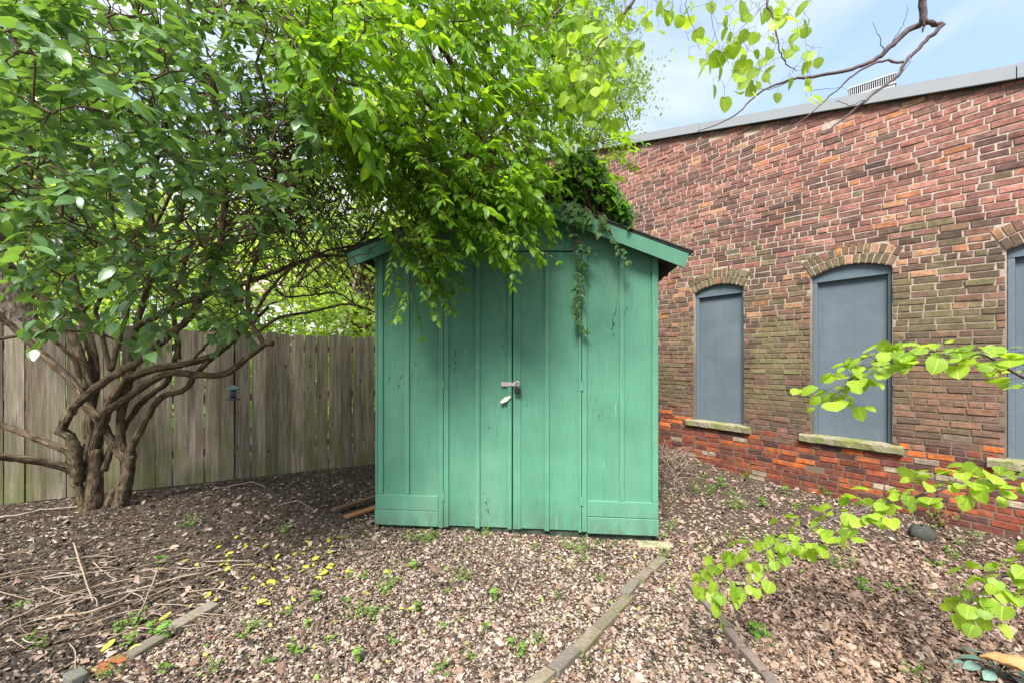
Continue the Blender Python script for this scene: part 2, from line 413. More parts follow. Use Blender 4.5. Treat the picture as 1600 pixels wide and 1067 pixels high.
def spray(LV, TB, p0, d0, L, nn, size, r0=.003, droop=.5, pairs=True, spread=1.0, hang=.25, tint=.5, sides=4, upn=1.0, skip=0):
    """a leafy twig: a curving stem with leaves left and right of it"""
    p = np.array(p0, float); d = unit(d0); pts = [p.copy()]
    st = L / nn; tb = tint + rng.normal(0, .13)
    for i in range(nn):
        d = unit(d + np.array([0, 0, -droop / nn]) + rng.normal(0, .10, 3))
        p = p + d * st; pts.append(p.copy())
        if i < skip: continue
        side = unit(np.cross(d, (0, 0, 1)) + rng.normal(0, .2, 3))
        for sg in ((-1, 1) if pairs else ((1 if i % 2 else -1),)):
            ld = unit(d * .55 + side * sg * spread * rng.uniform(.7, 1.1) + np.array([0, 0, -hang]) + rng.normal(0, .18, 3))
            ln = unit(np.array([0, 0, upn]) + rng.normal(0, .38, 3) - ld * .1)
            q = p + ld * size * .14
            LV.add(q, ld, ln, size * rng.uniform(.62, 1.18), tb + rng.normal(0, .16))
    LV.add(p, unit(d + rng.normal(0, .15, 3)), unit(np.array([0, 0, upn]) + rng.normal(0, .3, 3)), size * rng.uniform(.7, 1.0), tb + rng.normal(0, .15))
    if TB is not None:
        TB.tube(pts, np.linspace(r0, r0 * .35, len(pts)), sides, cap=False)
    return pts

def smooth_path(pts, sub=4):
    """Catmull-Rom through the points"""
    pts = np.asarray(pts, float)
    if len(pts) < 3: return np.array([pts[0] * (1 - t) + pts[-1] * t for t in np.linspace(0, 1, sub + 1)])
    Q = np.vstack([2 * pts[0] - pts[1], pts, 2 * pts[-1] - pts[-2]]); out = []
    for i in range(1, len(Q) - 2):
        for t in np.arange(sub) / sub:
            a, b, c, d = Q[i - 1], Q[i], Q[i + 1], Q[i + 2]
            out.append(.5 * (2 * b + (c - a) * t + (2 * a - 5 * b + 4 * c - d) * t * t + (3 * b - a - 3 * c + d) * t ** 3))
    out.append(pts[-1]); return np.array(out)

def inside(poly, x, y):
    r = False; j = len(poly) - 1
    for i in range(len(poly)):
        xi, yi = poly[i]; xj, yj = poly[j]
        if (yi > y) != (yj > y) and x < (xj - xi) * (y - yi) / (yj - yi) + xi: r = not r
        j = i
    return r

def zone_points(poly, n, d0, d1):
    xs = [q[0] for q in poly]; ys = [q[1] for q in poly]; out = []
    while len(out) < n:
        x = random.uniform(min(xs), max(xs)); y = random.uniform(min(ys), max(ys))
        if inside(poly, x, y): out.append(P(x, y, random.uniform(d0, d1)))
    return out

class Skeleton:
    """stems already grown: new twigs fork off the nearest one"""
    def __init__(s): s.p = np.zeros((0, 3)); s.r = np.zeros(0)
    def put(s, pts, rad): s.p = np.vstack([s.p, pts]); s.r = np.concatenate([s.r, np.broadcast_to(rad, (len(pts),))])
    def reach(s, TB, q, r=.006, wig=.12, sides=5, maxr=None):
        d = np.linalg.norm(s.p - q, axis=1); i = int(np.argmin(d + .35 * rng.random(len(d)) * d.min()))
        a = s.p[i]; L = np.linalg.norm(q - a)
        if L < .03: return unit(rng.normal(0, 1, 3))
        k = max(3, int(L / .12))
        bow = np.array([0, 0, .18]) * L + rng.normal(0, wig, 3) * L
        t = np.linspace(0, 1, k + 1)[:, None]
        pts = a * (1 - t) + q * t + bow * (4 * t * (1 - t)) * .6
        pts[1:-1] += rng.normal(0, .012, (k - 1, 3))
        r1 = min(r * (1 + L * 1.2), s.r[i] * .8 if s.r[i] > r else r)
        rad = np.linspace(r1, r * .6, k + 1)
        TB.tube(pts, rad, sides, cap=False); s.put(pts[1:], rad[1:])
        return unit(pts[-1] - pts[-2])

# ------------------------------------------------------------------ camera, light, sky
cam = bpy.data.cameras.new('camera'); co = bpy.data.objects.new('camera', cam); link(co)
co.location = (0, 0, CAMZ); co.rotation_euler = (R(90), 0, 0)
cam.sensor_width = 36; cam.lens = 36 * F / 1600; cam.shift_y = 28.5 / 1600
cam.clip_start = .05; cam.clip_end = 2000
SC.camera = co
SUN_EL, SUN_AZ = 52.0, 196.0          # azimuth clockwise from +Y
w = bpy.data.worlds.new('World'); SC.world = w; w.use_nodes = True
nt = w.node_tree; nt.nodes.clear()
def wn(t, ins=None, **kw):
    x = nt.nodes.new(t)
    for a, v in kw.items(): setattr(x, a, v)
    for a, v in (ins or {}).items():
        if isinstance(v, bpy.types.NodeSocket): nt.links.new(v, x.inputs[a])
        else: x.inputs[a].default_value = v
    return x
sky = wn('ShaderNodeTexSky', sky_type='NISHITA'); sky.sun_disc = False
sky.sun_elevation = R(SUN_EL); sky.sun_rotation = R(SUN_AZ); sky.air_density = 1.0; sky.dust_density = 1.5
tc = wn('ShaderNodeTexCoord').outputs['Generated']
mp = wn('ShaderNodeMapping', {'Vector': tc, 'Scale': (1.0, 1.0, 2.2), 'Location': (.35, .1, 0)}).outputs[0]
cn = wn('ShaderNodeTexNoise', {'Vector': mp, 'Scale': 2.1, 'Detail': 7.0, 'Roughness': .52, 'Distortion': .35}).outputs['Fac']
cr = wn('ShaderNodeValToRGB', {'Fac': cn}); cr.color_ramp.elements[0].position = .37; cr.color_ramp.elements[1].position = .59
mixc = wn('ShaderNodeMix', data_type='RGBA')
nt.links.new(cr.outputs[0], mixc.inputs[0])
# thin high cloud whitens the whole sky a little, cloud banks a lot
pale = wn('ShaderNodeMix', data_type='RGBA'); pale.inputs[0].default_value = .68
nt.links.new(sky.outputs[0], pale.inputs[6]); pale.inputs[7].default_value = (1.40, 1.90, 2.60, 1)
nt.links.new(pale.outputs[2], mixc.inputs[6]); mixc.inputs[7].default_value = (2.45, 2.6, 2.75, 1)
bg = wn('ShaderNodeBackground', {'Color': mixc.outputs[2], 'Strength': .14})
nt.links.new(bg.outputs[0], wn('ShaderNodeOutputWorld').inputs[0])
sl = bpy.data.lights.new('sun', 'SUN'); sl.energy = 3.6; sl.angle = R(20); sl.color = (1, .96, .90)
so = bpy.data.objects.new('sun', sl); link(so)
az, el = R(SUN_AZ), R(SUN_EL)
sd = Vector((math.sin(az) * math.cos(el), math.cos(az) * math.cos(el), math.sin(el)))
so.rotation_euler = sd.to_track_quat('Z', 'Y').to_euler()
SC.view_settings.view_transform = 'Standard'; SC.view_settings.look = 'None'
SC.view_settings.exposure = 1.6; SC.view_settings.gamma = 1
SC.cycles.max_bounces = 8; SC.cycles.transparent_max_bounces = 8
SC.cycles.use_denoising = True

# ------------------------------------------------------------------ ground
xs = np.concatenate([np.linspace(-300, -9, 8)[:-1], np.linspace(-9, 9, 150), np.linspace(9, 300, 8)[1:]])
ys = np.concatenate([np.linspace(-300, 0, 6)[:-1], np.linspace(0, 10, 90), np.linspace(10, 400, 10)[1:]])
X, Y = np.meshgrid(xs, ys); Z = ground_z(X, Y)
nx, ny = len(xs), len(ys)
ii = (np.arange(ny - 1)[:, None] * nx + np.arange(nx - 1)[None]).ravel()
tag(mesh_obj('ground', np.stack([X, Y, Z], -1).reshape(-1, 3), np.stack([ii, ii + 1, ii + nx + 1, ii + nx], 1), MAT['soil'], smooth=True), kind='structure')

# lawn of the neighbouring garden beyond the fence
m = MB(); m.add([(-60, 8.2, .03), (40, 9.2, .03), (40, 90, .03), (-60, 90, .03)], [(0, 1, 2, 3)])
tag(m.build('neighbour_lawn', MAT['lawn']), kind='structure')

# ------------------------------------------------------------------ brick building
A0 = np.array([4.1, 3.34, 0.0]); TD = np.array([-.69, 1.0, 0]) / math.hypot(.69, 1); ND = np.array([-TD[1], TD[0], 0])
UZ = np.array([0, 0, 1.0])
def W(u, z, o=0.0): return A0 + TD * u + UZ * z + ND * o
def rake(u): return 3.70 + .2902 * u if u < 6.2 else 3.70 + .2902 * (12.4 - u)
OPEN = [(.802, 1.476), (2.193, 2.853), (-.580, .094)]
ZS, ZP, CR = .632, 2.285, 2.428
RAD = (.337 ** 2 + .085 ** 2) / (2 * .085); CZ = CR - RAD; HA = math.asin(.337 / RAD)
def arch_z(u, c, r=RAD):
    d = r * r - (u - c) ** 2
    return CZ + math.sqrt(d) if d > 0 else -9
bld = empty('brick_building', W(1.1, 0), 'old red brick building with grey boarded arched windows right of the shed', 'building')
LB = W(1.1, 0)
def warp(u, v):
    t = min(1, max(0, (v - 1.7) / 1.3)); return v + .045 * u * t * t * (3 - 2 * t) + .004 * math.sin(u * 3.1 + v * 2.2)
def rndc(): return rng.normal(0, 1)
def brick_col(u, z):
    edge = .62 + .10 * math.sin(u * 2.3) + .05 * math.sin(u * 6.1 + 1)
    r = rng.random()
    if z < edge + .18 * (r - .5):
        c = random.choice([(.26, .068, .034), (.23, .060, .035), (.20, .057, .036), (.15, .050, .038), (.31, .088, .036), (.10, .046, .040)])
        if z > edge - .28 and rng.random() < .2: c = (.50, .135, .036)
        if rng.random() < .07: c = (.34, .27, .20)
    elif z > 2.55 + .15 * math.sin(u * 1.7):
        c = random.choice([(.33, .145, .115), (.36, .165, .13), (.31, .135, .11), (.28, .125, .10), (.37, .18, .135), (.25, .12, .10), (.23, .115, .095), (.27, .14, .11)])
        if rng.random() < .04: c = (.15, .095, .08)
    else:
        c = random.choice([(.22, .115, .085), (.19, .10, .075), (.17, .095, .07), (.26, .13, .09), (.15, .088, .068), (.13, .082, .064)])
        k = math.exp(-((u - 1.82) / .45) ** 2 - ((z - 1.45) / .55) ** 2) + .75 * math.exp(-((u - .42) / .35) ** 2 - ((z - 1.7) / .6) ** 2) + .4 * math.exp(-((u - 3.3) / .5) ** 2 - ((z - 1.5) / .5) ** 2)
        if rng.random() < k * .9:
            f = rng.uniform(.3, .8) * min(1, k + .2); c = tuple(a * (1 - f) + b * f for a, b in zip(c, (.20, .21, .085)))
    b1 = mnoise.noise((u * 1.1, z * 2.0, 3.7)) + .55 * mnoise.noise((u * 3.1, z * 5.0, 9.1))
    if z > edge and b1 + .35 * rndc() > .40: f = rng.uniform(.3, .7); c = tuple(a_ * (1 - f) + b_ * f for a_, b_ in zip(c, (.070, .054, .050)))
    b2 = mnoise.noise((u * 1.3 + 7, z * 2.2, 1.3)) + .5 * mnoise.noise((u * 3.7, z * 4.0, 5.5))
    if .9 < z < 3.2 and b2 + .3 * rndc() > .34: f = rng.uniform(.3, .7); c = tuple(a_ * (1 - f) + b_ * f for a_, b_ in zip(c, (.16, .155, .075)))
    if z > 1.9 and rng.random() < .05: c = random.choice([(.40, .17, .085), (.44, .24, .14)])
    j = 1 + .13 * rndc()
    return tuple(max(.015, q * j) for q in c)
bk = MB()
def one_brick(cs, u, z, dep=.0):
    """cs: four (u, z) corners counter-clockwise; a proud, worn face with sloping edges"""
    c = np.array(brick_col(u, z)); o = dep + max(-.0015, .0028 * rndc())
    q = np.array(cs); mid = q.mean(0); ext = np.abs(q - mid).max(0)
    inn = mid + (q - mid) * (1 - np.array([.002, .002]) / np.maximum(ext, .01)) + rng.normal(0, .0024, (4, 2))
    inn2 = mid + (q - mid) * (1 - np.array([.0055, .005]) / np.maximum(ext, .013)) + rng.normal(0, .0012, (4, 2))
    q = q + rng.normal(0, .0022, (4, 2))
    V = [W(a, b, -.022) for a, b in q] + [W(a, b, o - .0025) for a, b in inn] + [W(a, b, o + rng.normal(0, .0012)) for a, b in inn2]
    Fc = [(8, 9, 10, 11)]
    for i in range(4):
        k = (i + 1) % 4; Fc += [(i, k, 4 + k, 4 + i), (4 + i, 4 + k, 8 + k, 8 + i)]
    bk.add(V, Fc, np.concatenate([np.tile(c * .8, (4, 1)), np.tile(c * .93, (4, 1)), np.tile(c, (4, 1))]))
def spans(u0, u1, z):
    out = [(u0, u1)]
    for a, b in OPEN:
        c = (a + b) / 2
        if z < ZS - .075: continue
        if z < ZS: lo, hi = a - .10, b + .10
        elif z <= CZ + (RAD) * math.cos(HA): lo, hi = a, b
        else:
            s = RAD + .192
            if z > CZ + s: continue
            h = math.sqrt(max(0, s * s - (z - CZ) ** 2)); hr = (z - CZ) * math.tan(HA)
            h = min(h, hr); lo, hi = c - h, c + h
        nx_ = []
        for p, q in out:
            if hi <= p or lo >= q: nx_.append((p, q)); continue
            if lo > p: nx_.append((p, lo))
            if hi < q: nx_.append((hi, q))
        out = nx_
    return out
CH = .0610
for row in range(-4, 98):
    v0 = row * CH; head = (row % 7 == 3)
    u = -1.9 + (.095 if row % 2 else 0) + rng.uniform(-.02, .02)
    while u < 6.15:
        L = (.089 if head else .177) + rng.normal(0, .006)
        if not head and rng.random() < .06: L *= .5
        um = u + L / 2; zb, zt = warp(um, v0), warp(um, v0 + CH)
        if zb < rake(um) - .004:
            for p, q in spans(u, u + L, (zb + zt) / 2):
                if q - p < .035: continue
                g = .0042 + .0008 * rng.random()
                a, b = p + g, q - g
                cs = [(a, warp(a, v0) + g), (b, warp(b, v0) + g), (b, min(warp(b, v0 + CH) - g, rake(b) - .004)), (a, min(warp(a, v0 + CH) - g, rake(a) - .004))]
                if max(cs[2][1] - cs[1][1], cs[3][1] - cs[0][1]) < .016: continue
                cs[2] = (b, max(cs[2][1], cs[1][1] + .003)); cs[3] = (a, max(cs[3][1], cs[0][1] + .003))
                top = rake(um) - zt
                if top < .12 and rng.random() < .06: continue
                if zt < .5 and rng.random() < .012: continue
                one_brick(cs, um, (zb + zt) / 2, -.003 * (top < .14) * rng.random())
        u += L
for a, b in OPEN:
    c = (a + b) / 2
    for r0, r1, nb in ((RAD, RAD + .094, 13), (RAD + .098, RAD + .19, 14)):
        for i in range(nb):
            t0 = -HA + 2 * HA * i / nb + .0045 / r0; t1 = -HA + 2 * HA * (i + 1) / nb - .0045 / r0
            cs = [(c + math.sin(t0) * (r0 + .004), CZ + math.cos(t0) * (r0 + .004)), (c + math.sin(t1) * (r0 + .004), CZ + math.cos(t1) * (r0 + .004)),
                  (c + math.sin(t1) * r1, CZ + math.cos(t1) * r1), (c + math.sin(t0) * r1, CZ + math.cos(t0) * r1)]
            one_brick(cs, c, 2.0, .002)
wall = bk.build('brick_wall', MAT['brick'], bld, loc=LB)
# mortar bed behind the bricks (with the openings left out), the reveals, and the rest of the shell
m = MB(); MO = -.0055
us = sorted(set([-2.0, 6.2, 12.4] + [x for a, b in OPEN for x in np.linspace(a, b, 15)] + list(np.linspace(-2, 6.2, 18))))
for a, b in zip(us[:-1], us[1:]):
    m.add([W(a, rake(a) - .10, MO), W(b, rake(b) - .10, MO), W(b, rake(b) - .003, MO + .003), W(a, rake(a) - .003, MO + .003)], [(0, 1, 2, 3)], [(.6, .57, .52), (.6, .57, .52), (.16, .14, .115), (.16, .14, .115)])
    mid = (a + b) / 2; op = [o for o in OPEN if o[0] - 1e-6 < mid < o[1] + 1e-6]
    if op:
        c = sum(op[0]) / 2
        m.add([W(a, -.4, MO), W(b, -.4, MO), W(b, ZS, MO), W(a, ZS, MO)], [(0, 1, 2, 3)])
        za, zb = arch_z(a, c), arch_z(b, c)
        if za < 0: za = zb
        if zb < 0: zb = za
        m.add([W(a, za, MO), W(b, zb, MO), W(b, rake(b) - .10, MO), W(a, rake(a) - .10, MO)], [(0, 1, 2, 3)])
        m.add([W(a, za, MO), W(b, zb, MO), W(b, zb, -.14), W(a, za, -.14)], [(0, 1, 2, 3)])
    else:
        m.add([W(a, -.4, MO), W(b, -.4, MO), W(b, rake(b) - .10, MO), W(a, rake(a) - .10, MO)], [(0, 1, 2, 3)])
for a, b in OPEN:
    zt = CZ + RAD * math.cos(HA)
    for q in (a, b): m.add([W(q, ZS, MO), W(q, zt, MO), W(q, zt, -.14), W(q, ZS, -.14)], [(0, 1, 2, 3)])
    m.add([W(a, ZS - .002, MO), W(b, ZS - .002, MO), W(b, ZS - .002, -.14), W(a, ZS - .002, -.14)], [(0, 1, 2, 3)])
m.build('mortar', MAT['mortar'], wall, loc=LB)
m = MB()
m.add([W(-2, -.4, -.3), W(-2, rake(-2), -.012), W(-2, rake(-2), -9), W(-2, -.4, -9)], [(0, 1, 2, 3)])
m.add([W(12.4, -.4, -.012), W(12.4, rake(12.4), -.012), W(12.4, rake(12.4), -9), W(12.4, -.4, -9)], [(0, 1, 2, 3)])
m.add([W(-2, -.4, -9), W(6.2, -.4, -9), W(12.4, -.4, -9), W(12.4, rake(12.4), -9), W(6.2, rake(6.2), -9), W(-2, rake(-2), -9)], [(0, 1, 2, 3, 4, 5)])
m.build('side_wall', MAT['mortar'], bld, loc=LB)
m = MB()
for a, b in ((-2.05, 6.2), (6.2, 12.45)):
    V = [W(u_, rake(u_) + d, o) for d in (.06, .10) for u_, o in ((a, -.02), (b, -.02), (b, -9.1), (a, -9.1))]
    m.add(V, [(0, 1, 2, 3), (4, 5, 6, 7), (0, 1, 5, 4), (2, 3, 7, 6), (1, 2, 6, 5), (0, 3, 7, 4)])
m.build('roof', MAT['roof_dark'], bld, loc=LB)
# metal coping in lengths, each with a lapped joint and a drip edge
joints = [-2.1, .035, 2.75, 5.3, 6.2]
cp = MB()
for i, (a, b) in enumerate(zip(joints[:-1], joints[1:])):
    off = .0 if i % 2 else .004
    pr = [(.028 + off, .000), (.040 + off, -.012), (.044 + off, -.006), (.034 + off, .112 + off), (-.22, .142 + off), (-.22, .05), (-.01, .0)]
    V = []; ua, ub = a + .004, b - .003
    for u_ in (ua, ub): V += [W(u_, rake(u_) + z, o) for o, z in pr]
    k = len(pr); Fc = [(j, (j + 1) % k, k + (j + 1) % k, k + j) for j in range(k)] + [tuple(range(k)), tuple(range(k, 2 * k))]
    cp.add(V, Fc)
cp.build('metal_coping', MAT['coping'], bld, loc=LB)
# roof vent: louvred box
vt = MB(); vc = np.array([3.84, 4.45, 0.0]); vx = unit((-.746, .666, 0)); vy = np.array([-vx[1], vx[0], 0])
vt.box(vc, vx, vy, UZ, -.18, .19, -.08, .08, 3.95, 4.275)
vt.box(vc, vx, vy, UZ, -.19, .20, -.09, .09, 4.275, 4.290); vt.box(vc, vx, vy, UZ, -.19, .20, -.09, .09, 4.372, 4.382)
for i in range(22):
    u_ = -.18 + i * .0173; vt.box(vc, vx, vy, UZ, u_, u_ + .006, -.085, .085, 4.290, 4.372)
vt.build('roof_vent', MAT['white_metal'], bld, loc=LB)
# windows: boarded panel in a frame with an arched head, stone sill
for wi, (a, b) in enumerate(OPEN):
    c = (a + b) / 2; jw = .042
    fr = MB()
    for p, q in ((a + .002, a + jw), (b - jw, b - .002)):
        zt = CZ + RAD * math.cos(HA) - .004
        fr.box(W(0, 0), TD, ND, UZ, p, q, -.125, -.048, ZS + .002, zt, bev=.004)
    seg = 12; top = []; ua, ub = a + .003, b - .003
    for i in range(seg + 1):
        u_ = ua + (ub - ua) * i / seg; top.append((u_, arch_z(u_, c, RAD - .003) if abs(u_ - c) < RAD else ZP))
    zb0 = ZP
    V = []
    for o in (-.044, -.12):
        V += [W(u_, zb0, o) for u_, _ in top] + [W(u_, max(z, zb0 + .012), o) for u_, z in top]
    n_ = seg + 1; Fc = []
    for i in range(seg):
        Fc.append((i, i + 1, n_ + i + 1, n_ + i)); Fc.append((i, i + 1, 2 * n_ + i + 1, 2 * n_ + i)); Fc.append((n_ + i, n_ + i + 1, 3 * n_ + i + 1, 3 * n_ + i))
    fr.add(V, Fc)
    f = fr.build('window_frame', MAT['slate_frame'], bld, loc=LB)
    pn = MB(); pn.box(W(0, 0), TD, ND, UZ, a + jw + .001, b - jw - .001, -.13, -.085, ZS + .002, ZP + .01)
    pn.build('boarded_panel', MAT['slate'], f, loc=LB)
    sb = MB(); s0, s1 = a - .085, b + .10
    nseg = 14; V = []
    for i in range(nseg + 1):
        u_ = s0 + (s1 - s0) * i / nseg; j = rng.normal(0, .003, 4)
        V += [W(u_, ZS - .072 + j[0], .040 + j[1]), W(u_, ZS - .010 + j[2], .046 + j[3]), W(u_, ZS + .002 + j[1] * .5, .036), W(u_, ZS + .010, -.07), W(u_, ZS - .072, -.07)]
    Fc = []
    for i in range(nseg):
        for j in range(5): k = (j + 1) % 5; Fc.append((i * 5 + j, i * 5 + k, i * 5 + 5 + k, i * 5 + 5 + j))
    Fc += [(0, 1, 2, 3, 4), tuple(nseg * 5 + q for q in range(5))]
    sb.add(V, Fc); sb.build('window_sill', MAT['sill'], bld, loc=LB)

# ------------------------------------------------------------------ shed
SL = np.array([-1.177, 3.62, 0.0]); SW = 2.357
SA = unit([1.161 + 1.177, 3.32 - 3.62, 0]); SN = np.array([SA[1], -SA[0], 0])      # along the front, out of the front
shed = empty('garden_shed', SL, 'green painted wooden board and batten shed with padlocked double doors', 'shed')
def shear(V):
    """an old shed: the right side has sunk and racked a little"""
    V = np.array(V, float); u = (V - SL) @ SA; u = np.clip(u, -.3, SW + .3)
    V[:, 2] += u / SW * (.030 - .046 * V[:, 2]); return V
def ub(px, py=600):
    s = (px - CX) / F; return (SL[0] - s * SL[1]) / (s * SA[1] - SA[0])
class SB(MB):
    def bx(s, u0, u1, z0, z1, o0, o1, bev=.003, col=(1, 1, 1)): s.box(SL, SA, SN, UZ, u0, u1, o0, o1, z0, z1, col, bev)
    def fin(s, name, mat, parent=None, loc=None):
        V = shear(np.concatenate(s.v)); 
        return mesh_obj(name, V, s.f, mat, parent or shed, np.concatenate(s.c), np.concatenate(s.uv), loc=SL)
ZB, ZH, DEP = .046, 2.388, 2.45
EZ = 2.40                                   # wall top at the eaves; ridge above
def roof_z(u): return 2.875 - .395 * abs(u - SW / 2)
# walls
s = SB(); s.bx(0, ub(691), ZB, 2.43, -.03, 0); s.bx(ub(911), SW, ZB, 2.43, -.03, 0)
s.fin('front_wall', MAT['green'])
for a, b, c, d in ((0, .02, -.018, -.001), (SW - .02, SW, SW + .001, SW + .018)):
    s = SB(); s.bx(a, b, ZB, 2.40, -DEP, -.031); sw = s.fin('side_wall', MAT['green'])
    for k in range(1, 6):
        s = SB(); s.bx(c, d, ZB, 2.38, -DEP * k / 6, -DEP * k / 6 + .045); s.fin('batten', MAT['green_trim'], sw)
s = SB(); s.bx(.021, SW - .021, ZB, 2.42, -DEP, -DEP + .02); s.fin('back_wall', MAT['green'])
# gable boarding over the doors: a horizontal board that fills up to the roof
g = SB(); u0, u1 = .10, SW - .10
for o in (.004, -.02):
    pass
prof = [(u0, ZH + .004), (u1, ZH + .004), (u1, roof_z(u1) - .045), (SW / 2, roof_z(SW / 2) - .045), (u0, roof_z(u0) - .045)]
V = [SL + SA * a + UZ * z + SN * o for o in (.012, -.02) for a, z in prof]
g.add(V, [(0, 1, 2, 3, 4), (5, 6, 7, 8, 9), (0, 1, 6, 5), (1, 2, 7, 6), (2, 3, 8, 7), (3, 4, 9, 8), (4, 0, 5, 9)])
g.fin('gable_board', MAT['green'])
def batten(u0, u1, z0, z1, parent=None, o0=.001, o1=.019): 
    s = SB(); s.bx(u0, u1, z0, z1, o0, o1, .003); return s.fin('batten', MAT['green_trim'], parent)
TL, TR = .297, .305
batten(ub(586.3) + .003, ub(590.5), TL, 2.33, o1=.010); batten(ub(591.5), ub(599.5), TL, 2.35); batten(ub(633), ub(640.5), TL, 2.36); batten(ub(686.5), ub(693.5), ZB - .02, 2.385, o1=.026)
batten(ub(967.5), ub(975), TR, 2.384); batten(ub(1018), SW - .001, TR, 2.335, o1=.022); batten(ub(909), ub(917), TR - .265, 2.386, o1=.022)
# skirting boards at the bottom corners
for a, b, z0, z1, bo in ((0, ub(686.2), .166, TL - .001, .024), (-.004, ub(686.2), .034, .163, .026), (ub(917.4), SW, .171, TR - .001, .024), (ub(917.4), SW + .004, .030, .167, .027)):
    s = SB(); s.bx(a, b, z0, z1, .0012, bo, .004); s.fin('skirting_board', MAT['green_trim'])
# doors
mid = ub(800.8)
DT = ZH - .006
def door(u0, u1, bats, left):
    s = SB(); s.bx(u0, u1, ZB - .005, DT, -.028, .006, .004); d = s.fin('door', MAT['green'])
    for a, b in bats: batten(a, b, ZB - .012, DT - .004, d, .0065, .0235)
    return d
dl = door(ub(694), mid - .004, [(ub(694.2), ub(702)), (ub(743), ub(750.5)), (ub(793.5), mid - .0045)], True)
dr = door(mid + .004, ub(908.6), [(ub(851), ub(858.5)), (ub(903.5), ub(908.2))], False)
s = SB(); s.bx(mid + .006, mid + .07, ZB - .01, DT - .004, .0065, .0125); s.fin('edge_strip', MAT['green_trim'], dr)
s = SB(); s.bx(mid - .03, mid + .03, ZB, DT - .01, -.05, -.0285); s.fin('gap_shade_strip', MAT['green_dark'], dl)  # strip added to close the bright door gap, dark like an unlit interior
# hinges down the jambs
for dd, uu in ((dl, ub(693.8)), (dr, ub(909))):
    for z in (.26, 1.22, 2.1):
        s = SB(); s.bx(uu - .012, uu + .012, z, z + .075, .0262, .030, .001); s.fin('hinge', MAT['green_trim'], dd)
# hasp on the doors, padlock through it, turn latch
def sp(u, z, o): return SL + SA * u + UZ * z + SN * o
hz = 1.45 - (597 - HY) / F * 3.47
s = SB(); s.bx(ub(784), ub(799.5), hz - .018, hz + .018, .0242, .028, .001); s.bx(ub(801.5), ub(811.5), hz - .022, hz + .022, .0132, .0165, .001)
s.bx(ub(795), ub(811.2), hz - .013, hz + .013, .0285, .032, .001)
for q in (786, 790, 794): s.bx(ub(q), ub(q) + .007, hz - .004, hz + .004, .028, .0305, .001)
s.tube([sp(ub(806.5), hz + .012, .017), sp(ub(806.5), hz + .013, .045), sp(ub(806.5), hz - .011, .045), sp(ub(806.5), hz - .012, .017)], .003, 6)
s.fin('hasp', MAT['steel'], dl)
s = SB(); uh, zh = ub(791), 1.45 - (621 - HY) / F * 3.48
c, sn_ = math.cos(R(33)), math.sin(R(33)); ax = SA * c + UZ * sn_; az_ = -SA * sn_ + UZ * c
o = sp(uh, zh, 0)
V = []
prof = [(-.052, 0), (-.045, .010), (0, .019), (.045, .009), (.050, 0), (.045, -.009), (0, -.019), (-.045, -.010)]
for dd in (.030, .042): V += [o + ax * a + az_ * b + SN * dd for a, b in prof]
s.add(V, [tuple(range(8)), tuple(range(8, 16))] + [(i, (i + 1) % 8, 8 + (i + 1) % 8, 8 + i) for i in range(8)])
s.tube([o + SN * .006, o + SN * .046], .005, 8)
s.fin('turn_latch', MAT['bone'], dl)
pl_c = sp(ub(809.5), hz - .066, .047)
pad = empty('padlock', pl_c, 'small black padlock hanging open-shackled from the steel hasp on the green doors', 'padlock')
pad['label'] = 'small black padlock hanging from the steel hasp on the green doors'
s = MB(); s.box((0, 0, 0), SA, SN, UZ, -.025, .025, -.012, .012, -.024, .024, bev=.005)
s.box((0, 0, 0), SA, SN, UZ, -.016, .016, .0112, .0122, -.010, -.004); s.box((0, 0, 0), SA, SN, UZ, -.016, .016, .0112, .0122, .004, .009)
s.build('lock_body', MAT['black'], pad)
s = MB(); s.tube([np.array(q) for q in [SA * -.015 + UZ * .018, SA * -.015 + UZ * .062, SA * -.010 + UZ * .073, UZ * .077, SA * .010 + UZ * .073, SA * .015 + UZ * .062, SA * .015 + UZ * .018]], .0048, 8)
s.build('shackle', MAT['steel'], pad, smooth=True)
# sill beam under the wall, set back
s = SB(); s.bx(.03, SW - .04, -.10, ZB - .004, -.10, -.012, .01); s.bx(.03, .12, -.10, ZB - .004, -DEP, -.10); s.bx(SW - .13, SW - .04, -.10, ZB - .004, -DEP, -.10)
s.fin('sill_beam', MAT['green_dark'])
